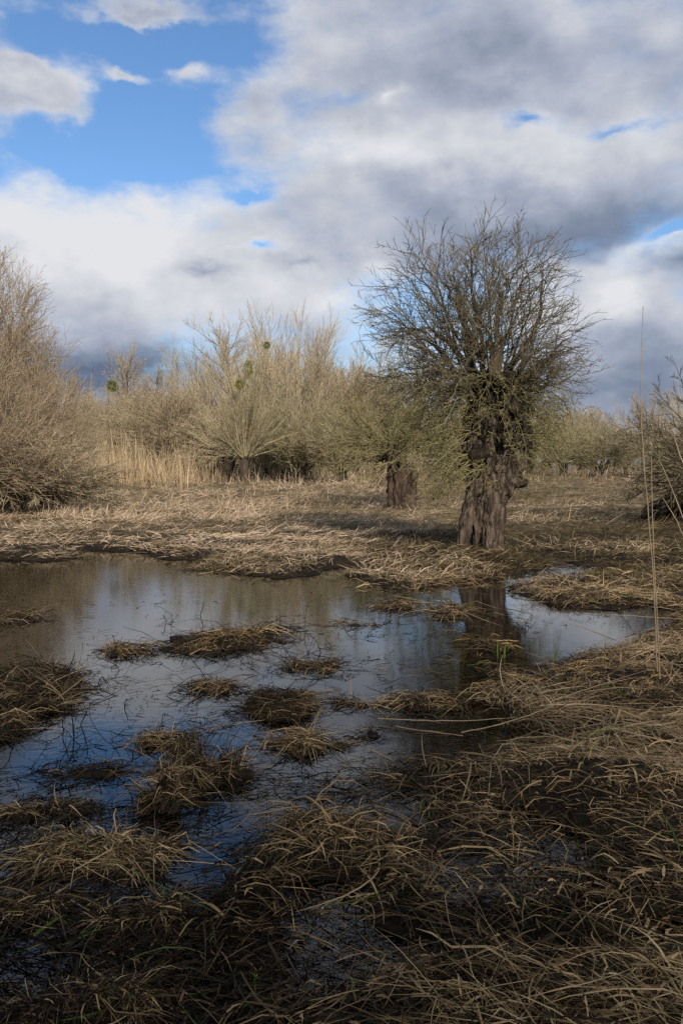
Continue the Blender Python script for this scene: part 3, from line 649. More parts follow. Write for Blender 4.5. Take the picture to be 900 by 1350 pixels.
KIND = {'fan': kind_pollard(31, M['twig_pale'], 1.3, (12, 88), (2.6, 5.2), 95), 'fan_tan': kind_pollard(32, M['twig_tan'], 1.3, (15, 88), (2.6, 4.6), 80),
        'multi': kind_multi(41, M['twig_tan']), 'multi_b': kind_multi(42, M['twig_tan'], 15, (5.0, 8.8), (55, 88)),
        'round': kind_round(51, M['twig_tan'], n=70),
        'tall': kind_tall(61, M['twig_tan']), 'tall_wide': kind_tall(62, M['twig_brown'], 9.8, .03, (35, 80)),
        'arch': kind_dome(71, M['twig_brown'], .4, 4.6, 4.0, 62, 13, 12, .0085, -25, None, .9, .62), 'arch_tan': kind_dome(72, M['twig_tan'], .4, 3.4, 3.0, 56, 12, 12, .009, -25, None, .7, .62),
        'dome_tall': kind_dome(75, M['twig_brown'], 3.6, 2.7, 3.4, 52, 11, 10, .0085, -25, None, .35, .7),
        'dome': kind_dome(73, M['twig_tan'], 1.1, 2.9, 2.6, 60, 11, 10, .0105, -25, None, .4, .75), 'dome_olive': kind_dome(74, M['twig_pale'], 1.3, 2.8, 2.5, 60, 11, 10, .0105, -25, None, .4, .75),
        'dark': kind_round(81, M['twig_dark'], 1.4, 3.6, 70)}
PROTO = {}
def tree(kind, px, Y, top, label, name='bare_tree', rot=None, group=None, wide=1.0):
    rng = random.Random(int(px * 7 + Y * 31)); tr, cr, H = KIND[kind]
    x = (px - 450) / F * (Y * math.cos(PITCH)); z0 = float(height(np.array([x]), np.array([float(Y)]))[0]) - 0.03
    want = at(px, top, Y)[2] - z0; s = want / H
    if kind not in PROTO:
        r = link(name, None); link('trunk', tr, r); link('crown', cr, r, kind='stuff'); PROTO[kind] = r
    else:
        r = copy_tree(PROTO[kind]); r.name = name
        if 'group' in r: del r['group']
    r.location = (x, Y, z0); r.rotation_euler = (0, 0, rng.uniform(0, 6.28) if rot is None else rot); r.scale = (s * wide, s * wide, s)
    return tag(r, label, 'tree', group)
# left thicket
tree('dome_tall', -12, 32, 306, 'tall bare tree at the left edge rising above the brown thicket', wide=.82)
tree('arch', -95, 25, 392, 'big brown sallow thicket with long pale arching rods at the left edge', 'sallow_tree')
tree('arch', 2, 31, 412, 'brown bushy sallow right of the arching thicket at left, round topped', 'sallow_tree', wide=.78)
tree('arch_tan', 70, 38, 478, 'greyish sallow with upright thin rods beside the brown thicket, left of the reeds', 'sallow_tree', wide=.62)
tree('dark', 62, 27, 575, 'low scrubby bush with dark crooked branches in front of the brown thicket', 'thorn_bush', wide=1.3)
tree('round', 15, 26.5, 560, 'low grey bush at the left edge below the arching rods', 'thorn_bush', wide=1.5)
# middle thicket
tree('tall', 170, 88, 456, 'slender bare tree with a broom shaped top standing above the thicket beside a mistletoe ball', wide=.85)
tree('tall', 216, 92, 484, 'lower bare tree with a rounded twiggy top right of the broom shaped one')
tree('dome', 222, 60, 512, 'round bushy pollard with a short hollow trunk behind the dry grass', 'pollard_willow', wide=1.35)
tree('fan', 322, 46, 482, 'fan shaped pollard willow with olive straight rods in front of the thicket', 'pollard_willow', wide=.6)
tree('multi', 385, 54, 424, 'tallest clump of pale upright stems above dark hollow stumps', 'willow_clump', wide=.8)
tree('multi_b', 428, 58, 428, 'pale many stemmed willow clump right of the tallest one', 'willow_clump', wide=.78)
tree('multi', 338, 66, 436, 'pale many stemmed willow clump behind the fan shaped pollard', 'willow_clump', wide=.78)
tree('multi_b', 292, 70, 442, 'pale many stemmed clump carrying dark mistletoe balls left of centre', 'willow_clump', wide=.78)
tree('tall', 318, 80, 428, 'thin bare tree with mistletoe in its top behind the pale stems')
tree('dome_olive', 452, 47, 530, 'low spreading tan willow left of the squat leaning one', 'sallow_tree')
for kd, px, Y, top, lab in [
        ('dome', 138, 66, 520, 'low round bush behind the reed bed at its left half'),
        ('dome', 183, 72, 512, 'rounded tan tree behind the reed bed, below the tall slender tree'),
        ('multi_b', 272, 84, 474, 'upright many stemmed tree at the left shoulder of the tall pale clump'),
        ('fan_tan', 112, 60, 535, 'tan broom shaped tree just right of the big left thicket, behind the reeds'),
        ('fan_tan', 268, 66, 500, 'tan fan of rods just left of the fan shaped pollard, a little behind'),
        ('multi', 470, 72, 465, 'pale upright stems seen left of the big willow crown, behind the squat one'),
        ('dome', 498, 60, 486, 'rounded tan crown directly behind the squat leaning willow'),
        ('multi_b', 540, 78, 488, 'pale stems seen through the left side of the big willow crown'),
        ('round', 590, 70, 540, 'low bush seen just left of the big willow trunk'),
        ('multi', 610, 84, 520, 'pale stems behind the big willow trunk'),
        ('fan_tan', 655, 72, 545, 'tan fan of rods just right of the big willow trunk'),
        ('round', 100, 88, 540, 'small far bush low behind the left thicket and the reeds'),
        ('multi', 150, 92, 516, 'faint far stems beneath the lone yellow green mistletoe ball'),
        ('round', 300, 58, 530, 'round bush close behind the fan shaped pollard'),
        ('dome', 372, 74, 462, 'rounded tan crown behind the tallest pale stems'),
        ('fan_tan', 405, 66, 490, 'tan fan of rods between the two tallest pale willow clumps'),
        ('dome', 448, 62, 478, 'rounded tan crown behind the low spreading sallow'),
        ('multi', 222, 96, 505, 'faint far stems behind the round pollard with the hollow trunk')]:
    tree(kd, px, Y, top, lab, 'far_tree', group='bare far trees closing the marsh')
for kd, px, Y, top in [('multi', 60, 70, 500), ('multi_b', 10, 75, 480), ('multi', -60, 60, 430), ('fan_tan', -140, 55, 430), ('multi', -230, 60, 430), ('arch_tan', -330, 50, 470)]:
    tree(kd, px, Y, top, 'bare tree hidden behind the big left thicket', 'far_tree', group='bare trees behind the left thicket')
# right-hand band
tree('dome_olive', 790, 56, 552, 'round olive willow with a dark forked trunk on the far right bank', 'pollard_willow', wide=1.35)
tree('fan', 742, 62, 548, 'olive willow with fanned rods left of the round one on the far right bank', 'pollard_willow', wide=1.3)
tree('tall', 846, 52, 520, 'thin upright tree with a straight dark trunk right of the round olive willow', wide=.5)
for kd, px, Y, top, lab in [
        ('fan_tan', 700, 70, 532, 'tan fan of rods right of the big willow, in the far right band'),
        ('dome', 722, 74, 534, 'small round bush far behind the olive fanned willow'),
        ('dome', 765, 76, 536, 'small round far bush between the fanned and the round olive willow'),
        ('dome_olive', 825, 60, 568, 'low olive bush at the foot of the thin upright tree'),
        ('fan_tan', 812, 76, 540, 'tan fan of rods behind the round olive willow, on its right'),
        ('multi', 868, 78, 520, 'pale upright stems right of the thin upright tree'),
        ('dome_olive', 875, 54, 575, 'olive bush behind the short upright reed near the right edge'),
        ('fan_tan', 905, 66, 525, 'tan fan of rods at the right edge behind the dark tree'),
        ('multi_b', 680, 90, 545, 'faint far stems beside the right flank of the big willow trunk')]:
    tree(kd, px, Y, top, lab, 'far_tree', group='bare far trees closing the marsh')
for kd, px, Y, top in [('multi_b', 940, 70, 520), ('round', 985, 60, 540), ('multi', 1050, 66, 500), ('dome_olive', 1130, 50, 540), ('fan_tan', 1220, 60, 500)]:
    tree(kd, px, Y, top, 'bare tree beyond the right edge of the marsh', 'far_tree', group='bare trees beyond the right edge')
tree('dark', 968, 21.5, 468, 'dark bare tree reaching in from the right edge with drooping branches', rot=1.1, wide=.85)

tree('dome_olive', 397, 49, 516, 'olive pollard with a dark forked trunk in front of the tallest pale stems', 'pollard_willow', wide=1.0)
tree('dome', 352, 53, 540, 'low tan pollard between the fan shaped one and the dark forked trunk', 'pollard_willow', wide=1.1)
# ---- mistletoe
def mistletoe(px, py, Y, rad, label, tall=1.0):
    rng = np.random.default_rng(int(px)); n = 620; c = at(px, py, Y)
    d = nrm(rng.normal(0, 1, (n, 3))); r = rad * rng.uniform(.25, 1, n) ** .6 * (0.8 + .35 * vn3(d[:, 0] * 2 + 9, d[:, 1] * 2, d[:, 2] * 2, int(px)))
    P = d * r[:, None] * np.array([1, 1, tall])
    V, Q, k = blades(rng, P, np.arctan2(d[:, 1], d[:, 0]) + rng.normal(0, .6, n), np.arcsin(d[:, 2] * .9), np.full(n, rad * .32), np.full(n, rad * .10), .15, 2)
    o = link('mistletoe_ball', mesh_quads('mistletoe_ball', V, Q, M['leaf'], np.repeat(rng.random(n), k)), loc=tuple(c))
    return tag(o, label, 'mistletoe')
mistletoe(148, 509, 58, .36, 'yellow green mistletoe ball hanging at the far left of the thicket')
mistletoe(327, 487, 45.5, .25, 'tall dark green mistletoe clump high in the pale stems, largest one', 1.9)
mistletoe(316, 507, 45.2, .24, 'small dark mistletoe ball just below the largest mistletoe clump')
mistletoe(352, 455, 50, .2, 'small yellowish mistletoe ball high in the pale willow clump')

# ------------------------------------------------------------------ dead grass of the banks (uncountable: stuff)
def lay_grass(name, seed, n, box, lens, wids, el, droop, nseg, mat, tint, flow, smin=-0.02, kink=.5, jitter=1.2, curl=.14, lift=.08, scale_far=0.0, extra=None, patch=False, under=0.0):
    rng = np.random.default_rng(seed)
    x, y = px_points(rng, n, *box); s = land_sd(x, y)
    ok = (s > smin) & (y > 0.9)
    if extra is not None: ok &= extra(rng, x, y)
    x, y, s = x[ok], y[ok], s[ok]; n = len(x)
    z = height(x, y, s)
    if smin < -1: z = np.maximum(z, -.004)                     # half drowned: lies in the water's skin
    clump = fbm(x * 1.7 + 40, y * 1.7, 71, 3)
    az = flow(x, y) + rng.normal(0, jitter, n)
    fs = (y / 6.0) ** scale_far if scale_far else 1.0
    L_ = rng.uniform(*lens, n) * (0.55 + 0.9 * clump) * fs; w = rng.uniform(*wids, n) * fs
    e = np.abs(rng.normal(R(el[0]), R(el[1]), n))
    low = rng.random(n) < under  # low blades tinted dark: wet, and a painted shade depth beneath the mat
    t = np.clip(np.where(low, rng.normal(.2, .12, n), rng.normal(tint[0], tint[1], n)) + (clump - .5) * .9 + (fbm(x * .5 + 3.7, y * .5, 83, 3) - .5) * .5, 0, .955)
    gr = rng.random(n) < 0.012; t = np.where(gr, .985, t)
    t = t - .25 * (1 - sst(-.1, .35, s)) * (t < .96)          # soaked at the water's edge
    if patch:                                                 # wet dark swales cross the bank, more of them on the right; its rim is soaked
        sw = fbm(x * .16 + 3, y * .42, 131, 4) + .11 * sst(3.5, 7, x) - .02
        t = np.clip(t + .20 * (1 - sst(0, 4, x)) - .5 * sst(.48, .61, sw - .035 * (1 - sst(0, 3, x))) * (1 - .6 * sst(30, 45, y)) - .25 * (1 - sst(.1, 1.3, s)), 0, 1)
    root = np.stack([x, y, np.maximum(z, -.03) + rng.uniform(0, lift, n) * np.where(low, .3, 1)], -1)
    V, Q, k = blades(rng, root, az, e, L_, w, droop, nseg, curl, kink, np.maximum(z, -.02))
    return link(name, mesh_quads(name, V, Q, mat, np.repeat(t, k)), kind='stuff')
flow_near = lambda x, y: (fbm(x * .45, y * .45, 55, 2) - .5) * 7.0 - 0.5 + np.where(fbm(x * .3 + 8, y * .3, 56, 2) > .5, 0, math.pi)
flow_far = lambda x, y: (fbm(x * .25, y * .25, 57, 2) - .5) * 7.0
near_box = (-260, 1160, 985, 1750)
gaps = lambda f, a, b: (lambda rng, x, y: fbm(x * f + 21, y * f, 93, 3) > rng.uniform(a, b, len(x)))
lay_grass('dead_grass', 1, 74000, near_box, (.07, .27), (.002, .0062), (11, 17), .30, 4, M['wet_shaded_straw'], (.62, .22), flow_near, lift=.06, kink=1.0, under=.72, extra=gaps(2.2, .06, .46))
lay_grass('broad_dead_leaves', 12, 4200, near_box, (.04, .13), (.006, .0105), (12, 22), .40, 4, M['wet_shaded_straw'], (.66, .2), flow_near, lift=.09, kink=1.2, jitter=2.0, extra=gaps(1.6, .38, .58))
lay_grass('flattened_straw', 2, 2300, near_box, (.12, .45), (.002, .004), (5, 12), .05, 6, M['wet_shaded_straw'], (.76, .14), flow_near, jitter=.9, lift=.11, curl=.10, kink=.8, extra=gaps(1.0, .3, .6))
lay_grass('dead_grass', 3, 52000, (560, 1200, 738, 1000), (.07, .24), (.0035, .0075), (14, 20), .40, 4, M['straw'], (.64, .22), flow_near, scale_far=.25, lift=.05, kink=.8, under=.42, extra=gaps(1.5, .2, .55))
lay_grass('flattened_straw', 4, 5000, (600, 1200, 760, 1010), (.2, .6), (.004, .007), (5, 10), .06, 5, M['straw'], (.68, .15), flow_near, jitter=.8, lift=.10, curl=.09, kink=.6, extra=gaps(1.0, .3, .6))
lay_grass('dead_grass', 5, 15000, (-260, 130, 872, 955), (.08, .28), (.004, .008), (18, 18), .32, 4, M['straw'], (.44, .25), flow_near, lift=.05, kink=.8)
lay_grass('bank_grass', 6, 118000, (-320, 1250, 640, 776), (.07, .19), (.004, .009), (12, 16), .22, 2, M['pale'], (.36, .27), flow_far, scale_far=.5, lift=.06, patch=True, extra=gaps(.9, .15, .5))
lay_grass('drowned_grass', 14, 15000, (-220, 360, 1150, 1480), (.05, .20), (.003, .008), (6, 12), .2, 4, M['wet_shaded_straw'], (.42, .26), flow_near, smin=-9, lift=.03, kink=1.0, extra=gaps(1.9, .36, .62))
lay_grass('drowned_grass', 15, 13000, (-220, 700, 780, 1160), (.04, .22), (.0025, .006), (3, 8), .12, 3, M['wet_shaded_straw'], (.34, .22), flow_near, smin=-9, lift=.02, kink=1.0, extra=gaps(2.0, .44, .68))
# rank upright grass in drifts on the far bank
drift = lambda rng, x, y: fbm(x * .28 + 3, y * .28, 91, 3) > rng.uniform(.40, .60, len(x)) + .06 * sst(2, 9, x)
lay_grass('rank_grass', 7, 62000, (-320, 1250, 630, 690), (.14, .40), (.005, .011), (36, 24), .22, 3, M['pale'], (.54, .22), flow_far, smin=.8, scale_far=.15, kink=.35, patch=True, extra=drift)
lay_grass('rank_grass', 16, 16000, (-320, 1250, 632, 652), (.35, .95), (.010, .018), (58, 20), .14, 3, M['pale'], (.60, .2), flow_far, smin=.8, kink=.3, extra=lambda rng, x, y: fbm(x * .22 + 9, y * .22, 97, 3) > rng.uniform(.36, .6, len(x)) + .07 * sst(2, 8, x))
# dry reed bed behind the bank on the left
def reeds(name, seed, n, x0, x1, Y0, Y1, h, lab):
    rng = np.random.default_rng(seed); Y = rng.uniform(Y0, Y1, n); px = np.where(rng.random(n) < .6, rng.normal((x0 + x1) / 2, (x1 - x0) * .22, n), rng.uniform(x0 - 20, x1 + 40, n)); x = (px - 450) / F * Y
    k = fbm(x * .35, Y * .35, seed, 3); ok = k > rng.uniform(.2, .6, n); x, Y, k = x[ok], Y[ok], k[ok]; n = len(x)
    z = height(x, Y); root = np.stack([x, Y, z], -1)
    V, Q, kk = blades(rng, root, rng.uniform(0, 6.28, n), np.abs(rng.normal(R(80), R(9), n)), h * (.4 + .95 * k) * rng.uniform(.45, 1.15, n), rng.uniform(.018, .034, n), .03, 4, .03, .05)
    link(name, mesh_quads(name, V, Q, M['reed'], np.repeat(np.clip(rng.normal(.5, .25, n), 0, 1), kk)), kind='stuff')
reeds('reed_bed', 8, 4200, 95, 215, 42, 56, 1.9, '')
reeds('reed_fringe', 9, 900, 215, 300, 46, 58, 1.0, '')

# ------------------------------------------------------------------ grass tussocks standing in the water (each a thing)
def tussock(px, py, rx, ry, hgt, n, label, seed, tint=.45, lens=(.07, .24), dark=0.0, spread=.35, name='grass_tussock', el=(5, 12)):
    """a matted raft of fallen blades: lobed outline, uneven hump of mud, loose dark bits sunk round the rim"""
    rng = np.random.default_rng(seed); c = gp(px, py); D = c[1]; hgt = hgt * (.9 if 'fountain' in label or 'hummock' in label else .55)
    a = rx * D / F; b = min(max(ry * D * D / (F * CAM_H) - .3 * hgt, .06), a * 1.1)
    root = thing(name, label, 'tussock', (c[0], c[1], 0.0))
    mat = M['straw'] if D > 8.5 else M['wet_shaded_straw']  # nearer tussocks take the straw darkened for foreground shade
    ph = rng.uniform(0, 50)
    fld = lambda x, y: 0.54 - (x / a) ** 2 * .8 - (y / b) ** 2 * .8 + 3.0 * (fbm(x * 2.1 / a + ph, y * 1.6 / b + ph, seed, 4) - .48)
    nr, na = 15, 60; rr = np.linspace(0, 1.6, nr); th = np.arange(na) * 2 * math.pi / na
    X = rr[:, None] * np.cos(th) * a; Y = rr[:, None] * np.sin(th) * b
    hump = lambda x, y, f: hgt * np.clip(f, -.6, .9) * (.5 + .9 * fbm(x * 5 + ph, y * 5, seed + 1, 3)) - .004
    Z = hump(X, Y, fld(X, Y)); Z[-1] = -.05
    idx = np.arange(nr * na).reshape(nr, na); A = idx[:-1]; B_ = np.roll(A, -1, 1); C_ = np.roll(idx[1:], -1, 1); D_ = idx[1:]
    link('mud_base', mesh_quads('mud_base', np.stack([X, Y, Z], -1).reshape(-1, 3), np.stack([A, B_, C_, D_], -1).reshape(-1, 4), M['mud']), root)
    n = int(n * 3.8); q = np.sqrt(rng.random(n)) * 1.6; t = rng.uniform(0, 2 * math.pi, n); x, y = q * np.cos(t) * a, q * np.sin(t) * b; f = fld(x, y)
    keep = f > rng.normal(.08, .2, n); x, y, f = x[keep], y[keep], f[keep]; m = len(x)
    g = fbm(x * 4 + seed * 3, y * 4, seed + 5, 3)
    z = np.maximum(hump(x, y, f), -.004) + rng.uniform(0, .028, m) * (f > .15)
    gen = rng.uniform(0, 6.28)
    az = np.where(rng.random(m) < spread, np.arctan2(y / b, x / a) + rng.normal(0, .8, m), gen + (fbm(x * 2.5, y * 2.5, seed + 9, 2) - .5) * 6 + rng.normal(0, .7, m) + np.where(rng.random(m) < .5, 0, math.pi))
    L_ = rng.uniform(*lens, m) * (D / 6) ** .7 * rng.choice([.4, .7, .9, 1.7], m); wd = rng.uniform(.0025, .0065, m) * max(.8, (D / 7) ** .6)
    tt = np.clip(np.where(rng.random(m) < .4, rng.normal(.22, .12, m), rng.normal(tint + .1, .2, m)) + (g - .5) * .9 - .4 * (1 - sst(-.1, .4, f)) - dark, 0, .955); tt = np.where(rng.random(m) < .012, .985, tt)
    V, Q, k = blades(rng, np.stack([x, y, z], -1), az, np.abs(rng.normal(R(el[0]), R(el[1]), m)) * sst(-.15, .3, f), L_, wd, .42, 3, .3, 1.1, np.full(m, -.008))
    link('dead_grass', mesh_quads('dead_grass', V, Q, mat, np.repeat(tt, k)), root, kind='stuff')
TUS = [
    (318, 842, 100, 20, .17, 2300, 'widest matted grass island in the middle of the pond, beside the floating block'),
    (172, 857, 38, 9, .09, 520, 'small brown grass clump left of the widest island, towards the left bank'),
    (277, 907, 33, 8, .06, 380, 'thin low strip of brown grass below the widest island'),
    (357, 934, 54, 18, .15, 1100, 'dark domed tussock with hanging blades in the mid pond'),
    (400, 984, 58, 16, .11, 900, 'flat tussock right of the blue water, just below the domed dark one'),
    (222, 980, 38, 13, .10, 600, 'yellowish tussock standing alone in the blue water'),
    (275, 1027, 72, 17, .11, 1100, 'long ragged tussock behind the pale fountain shaped tuft'),
    (215, 1060, 30, 20, .19, 750, 'pale fountain shaped tuft of grass drooping into the blue water'),
    (118, 1022, 85, 9, .05, 480, 'thin dark line of sunken grass crossing the blue water at left'),
    (72, 1072, 72, 12, .07, 750, 'low brown grass raft near the left edge below the dark line'),
    (160, 1135, 140, 34, .10, 3000, 'large low grass mound at lower left with stray straws'),
    (568, 930, 50, 13, .10, 750, 'straw tussock beside the long floating reeds in the dark water'),
    (490, 926, 55, 7, .05, 350, 'scattered sunken grass left of the straw tussock by the floating reeds'),
    (592, 808, 46, 12, .11, 700, 'brown tussock left of the reflected willow trunk'),
    (640, 851, 36, 9, .09, 420, 'small tuft on the reflected trunk beside green sprouts'),
    (415, 880, 48, 11, .05, 480, 'dark loose floating debris mat right below the widest island'),
    (486, 972, 18, 8, .06, 160, 'tiny dark clump between the flat tussock and the right bank'),
    (522, 800, 26, 7, .08, 260, 'small clump close to the spit under the squat willow'),
    (472, 823, 36, 4, .03, 180, 'narrow dark raft of debris in the middle of the pond'),
    (85, 1338, 130, 26, .12, 1700, 'dark grass mat at the bottom left corner'),
    (18, 817, 36, 6, .06, 320, 'dark weedy raft at the left edge of the upper pond'),
    (-10, 966, 42, 14, .13, 700, 'tuft at the left edge just under the left bank'),
    (30, 1205, 60, 20, .06, 600, 'submerged dark grass patch at the left edge of the near pool'),
    (215, 1215, 85, 28, .08, 1100, 'half drowned grass patch below the large lower left mound'),
    (702, 914, 62, 20, .11, 1700, 'rounded grey brown tussock at the right bank corner beside the bright channel'),
    (816, 892, 82, 15, .08, 2000, 'broad combed straw tussock on the right bank below the bright channel'),
    (785, 789, 80, 9, .12, 1500, 'sunlit straw hummock on the tongue between the two bright channels'),
    (430, 1105, 60, 20, .12, 1500, 'peaked grass tussock at the tip of the near bank'),
    (545, 768, 75, 9, .12, 1100, 'bright straw tussock on the spit left of the big willow'),
    (345, 750, 80, 9, .12, 900, 'low brown spit tussock reaching into the upper pond'),
]
for i, t in enumerate(TUS):
    dk = .14 if 'dark' in t[6] else 0
    tussock(*t, seed=100 + i, dark=dk, tint=.68 if ('pale' in t[6] or 'bright' in t[6] or 'straw' in t[6]) else .56, **({'spread': .9, 'el': (28, 22)} if 'fountain' in t[6] else {}))

# ------------------------------------------------------------------ reeds, rods and sticks one can point to
def cane(name, pts, r0, r1, label, cat, mat=None, k=6, group=None, tint=.4):
    P = np.array(pts, float); tt = np.linspace(0, len(P) - 1, 5 * (len(P) - 1) + 1)
    Q = np.stack([np.interp(tt, np.arange(len(P)), P[:, c]) for c in range(3)], -1)
    if len(P) > 2:
        for _ in range(4): Q[1:-1] = (Q[:-2] + Q[1:-1] * 2 + Q[2:]) / 4
    jit = np.random.default_rng(len(label) * 7).normal(0, r0 * .28, Q.shape); jit[0] = 0; Q = Q + jit
    rd = np.linspace(r0, r1, len(Q)) * .72; base = Q[0].copy()
    if r0 > .004: rd = rd * (1 + .22 * (np.arange(len(Q)) % 5 == 0))          # nodes of the stem
    V, F_ = tubes((Q - base)[None], rd[None], k)
    rng = np.random.default_rng(len(label)); o = link(name, mesh_quads(name, V, F_, mat or M['reed'], np.clip(tint + rng.normal(0, .1, len(V)), 0, 1)), loc=tuple(base))
    return tag(o, label, cat, group)
b = gp(866, 885, .1); Y = b[1]
cane('reed_stalk', [b, at(862, 780, Y), at(852, 660, Y), at(843, 540, Y), at(847, 404, Y + .1)], .008, .003, 'tallest single dry reed rising above the horizon on the right bank', 'reed')
b = gp(869, 895, .1); Y = b[1]
cane('reed_stalk', [b, at(864, 790, Y), at(859, 690, Y), at(858, 602, Y)], .007, .004, 'shorter upright reed close beside the tallest reed on the right bank', 'reed')
cane('reed_stalk', [at(906, 700, 8), at(893, 665, 8), at(880, 632, 8), at(867, 604, 8)], .008, .004, 'leaning dry reed right of the upright pair at the right edge', 'reed')
cane('reed_stalk', [at(903, 712, 8.4), at(888, 680, 8.4), at(873, 657, 8.4)], .008, .004, 'short leaning reed low at the right edge', 'reed')
cane('reed_stalk', [at(912, 640, 9), at(897, 605, 9), at(887, 573, 9)], .010, .006, 'pale rod crossing the dark tree at the right edge', 'reed')
cane('reed_stalk', [gp(768, 808, .2), gp(830, 812, .22), gp(925, 818, .25)], .006, .004, 'long straight straw lying across the mouth of the bright channel', 'reed')
cane('reed_stalk', [gp(498, 947, .03), gp(560, 950, .05), gp(615, 951, .04), gp(680, 946, .07)], .0055, .003, 'long pale reed floating level in the dark water', 'reed')
cane('reed_stalk', [gp(608, 966, .02), gp(660, 955, .08), gp(705, 940, .13), gp(742, 925, .2)], .0055, .003, 'pale reed slanting from the dark water up to the right bank', 'reed')
cane('reed_stalk', [gp(520, 958, .01), gp(570, 965, .02), gp(610, 970, .01)], .006, .004, 'thin submerged straw below the level floating reed', 'reed', tint=.2)
cane('reed_stalk', [gp(250, 1108, .12), gp(275, 1124, .12), gp(318, 1150, .03)], .0032, .002, 'single straw slanting out of the lower left mound into the water', 'reed')
cane('reed_stalk', [gp(58, 905, .1), gp(100, 885, .16), gp(125, 876, .2)], .005, .003, 'pale straw sticking out over the left bank', 'reed')

# wooden block floating left of the wide island
def block():
    c = gp(236, 843); import bmesh
    bm = bmesh.new(); bmesh.ops.create_cube(bm, size=1.0)
    bmesh.ops.scale(bm, vec=(.17, .055, .045), verts=bm.verts)
    bmesh.ops.subdivide_edges(bm, edges=[e for e in bm.edges if abs((e.verts[0].co - e.verts[1].co).x) > .1], cuts=6)
    for v in bm.verts: v.co += Vector((0, math.sin(v.co.x * 40) * .003, math.sin(v.co.x * 31 + 1) * .004)) + Vector([random.Random(v.index).uniform(-.003, .003) for _ in range(3)])
    bmesh.ops.bevel(bm, geom=list(bm.edges), offset=.003, segments=1, affect='EDGES')
    me = bpy.data.meshes.new('floating_block'); bm.to_mesh(me); bm.free(); me.materials.append(M['wood_wet'])
    o = link('floating_block', me, loc=(c[0], c[1], .012)); o.rotation_euler = (0, .02, .05)
    tag(o, 'small black piece of wood floating at the left end of the widest island', 'wood')
block()
# dark bramble rods that loop in and out of the water
def bramble(px, py, n, size, label, seed):
    rng = np.random.default_rng(seed); c = gp(px, py); parts = []
    st = np.stack([rng.normal(0, size * .5, n), rng.normal(0, size * .6, n), np.full(n, -.03)], -1)
    d = cone_dirs(rng, n, 10, 65); L_ = rng.uniform(.3, 1.0, n) * size
    P = grow(rng, st, d, L_, 9, .16, -.10); r = rng.uniform(.0025, .0045, n); parts.append(tube_part(P, taper(r, r * .5, 9), 4, rng.random(n)))
    s, dd, l, rr, t = kids(rng, P, taper(r, r * .5, 9), L_, 4, .2, .95, R(25), R(70), .4, .0, rng.random(n)); r2 = np.full(len(s), .002)
    P2 = grow(rng, s, dd, l, 4, .2, -.05); parts.append(tube_part(P2, taper(r2, r2 * .6, 4), 3, t))
    r_ = thing('bramble', label, 'bramble', c)
    link('shoots', crown_mesh('shoots', parts, M['wet_twig']), r_, kind='stuff')
bramble(95, 905, 18, .55, 'tangle of dark wet twigs at the water end of the left bank', 201)
bramble(178, 905, 7, .6, 'sparse looping bramble rods in the bright water below the small clump', 202)
bramble(238, 822, 9, .35, 'curled dark rods left above the widest island', 203)
bramble(60, 985, 9, .5, 'few black twigs in the water below the left bank', 204)
bramble(305, 850, 8, .7, 'thin twigs standing on the widest island', 205)
bramble(330, 1030, 7, .3, 'dark stubs at the right end of the ragged tussock', 206)
bramble(420, 870, 10, .5, 'loose dark twigs scattered right of the widest island', 207)
bramble(140, 1005, 12, .5, 'dark straggling twigs beside the yellowish tussock', 208)
bramble(700, 830, 8, .4, 'fine dark stems in the bright channel right of the reflected trunk', 209)
bramble(60, 1250, 10, .35, 'dark stems in the near pool at the lower left', 210)
bramble(720, 655, 26, 1.6, 'dry dark bramble thicket on the right bank beyond the big willow', 211)
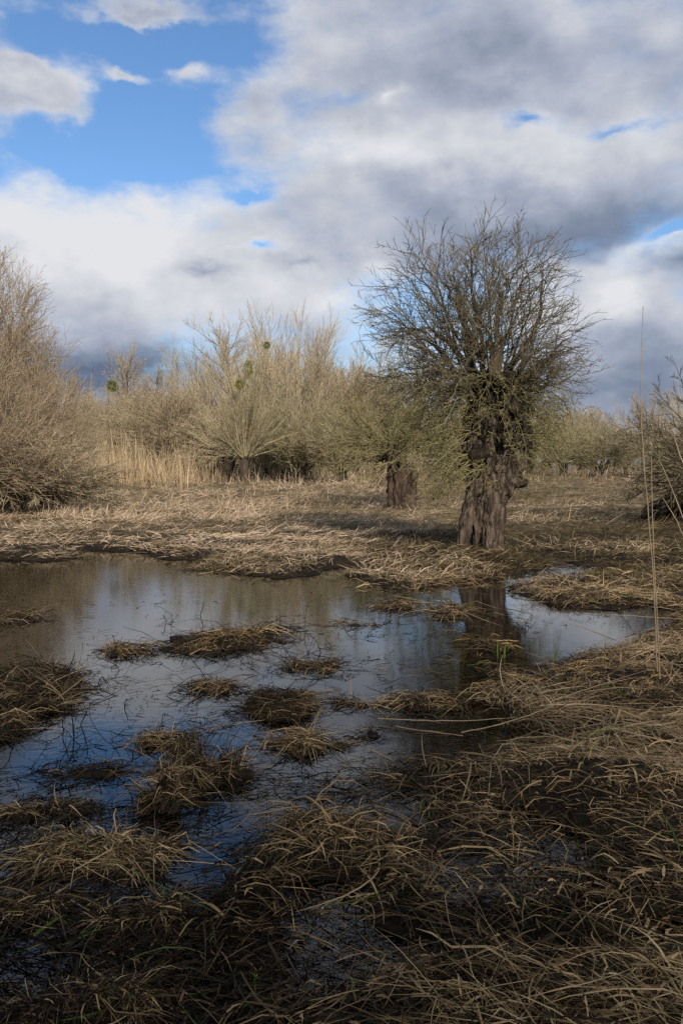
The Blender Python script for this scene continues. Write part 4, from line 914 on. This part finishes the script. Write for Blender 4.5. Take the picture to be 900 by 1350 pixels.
# floating bits on the water
def flecks():
    rng = np.random.default_rng(9); n = 17000; x, y = px_points(rng, n, -150, 900, 735, 1330)
    s = land_sd(x, y); ok = (s < -.02) & (fbm(x * 1.4, y * 1.4, 33, 3) > rng.uniform(.42, .66, n)); x, y = x[ok], y[ok]; n = len(x)
    V, Q, k = blades(rng, np.stack([x, y, rng.uniform(.002, .006, n)], -1), rng.uniform(0, 6.28, n), np.zeros(n), rng.uniform(.006, .05, n) * rng.uniform(.3, 1.6, n), rng.uniform(.002, .006, n), .0, 2, .3, 0, np.full(n, .002))
    link('floating_debris', mesh_quads('floating_debris', V, Q, M['straw'], np.repeat(np.clip(rng.normal(.15, .18, n), 0, .9), k)), kind='stuff')
flecks()
# fresh green sprouts
def sprout(px, py, n, h, label, seed):
    rng = np.random.default_rng(seed); c = gp(px, py, .0); xy = rng.normal(0, .025, (n, 2))
    r_ = thing('leaf_sprout', label, 'sprout', c)
    for q_ in range(n):
        V, Q, k = blades(rng, np.array([[xy[q_, 0], xy[q_, 1], -.01]]), rng.uniform(0, 6.28, 1), np.abs(rng.normal(R(74), R(8), 1)), rng.uniform(.6, 1, 1) * h, rng.uniform(.008, .014, 1), .08, 4, .05)
        link('leaf', mesh_quads('leaf', V, Q, M['sprout'], np.full(len(V), rng.random())), r_)
sprout(662, 866, 5, .16, 'bright green sprout beside the reflected trunk near the bright channel', 301)
sprout(667, 922, 4, .11, 'bright green sprout left of the rounded corner tussock', 302)
sprout(735, 872, 4, .14, 'green blades between the corner tussock and the combed one', 303)
sprout(345, 1310, 3, .12, 'single green leaf in the dark grass at the lower left', 304)
sprout(768, 1118, 4, .08, 'small green leaves in the straw of the near right bank', 305)
# dark fallen trunk at the right edge
def fallen():
    B = gp(872, 694); s = B[1] / F; q = lambda px, py, dy=0.0: np.array([(px - 872) * s, dy, (694 - py) * s])
    T = [([q(845, 680), q(862, 676), q(885, 670, .2), q(930, 668, .5)], [.10, .24, .30, .26]), ([q(866, 690), q(868, 668)], [.2, .14]), ([q(852, 680), q(840, 688)], [.1, .05]), ([q(888, 676), q(884, 654), q(878, 645)], [.16, .10, .04])]
    r = thing('fallen_trunk', 'dark rotten fallen trunk with broken stubs lying at the right edge', 'log', (B[0], B[1], .05))
    link('wood', solid_bark('wood', T, M['bark_black'], .03, .03, 61, 7.0), r)
fallen()
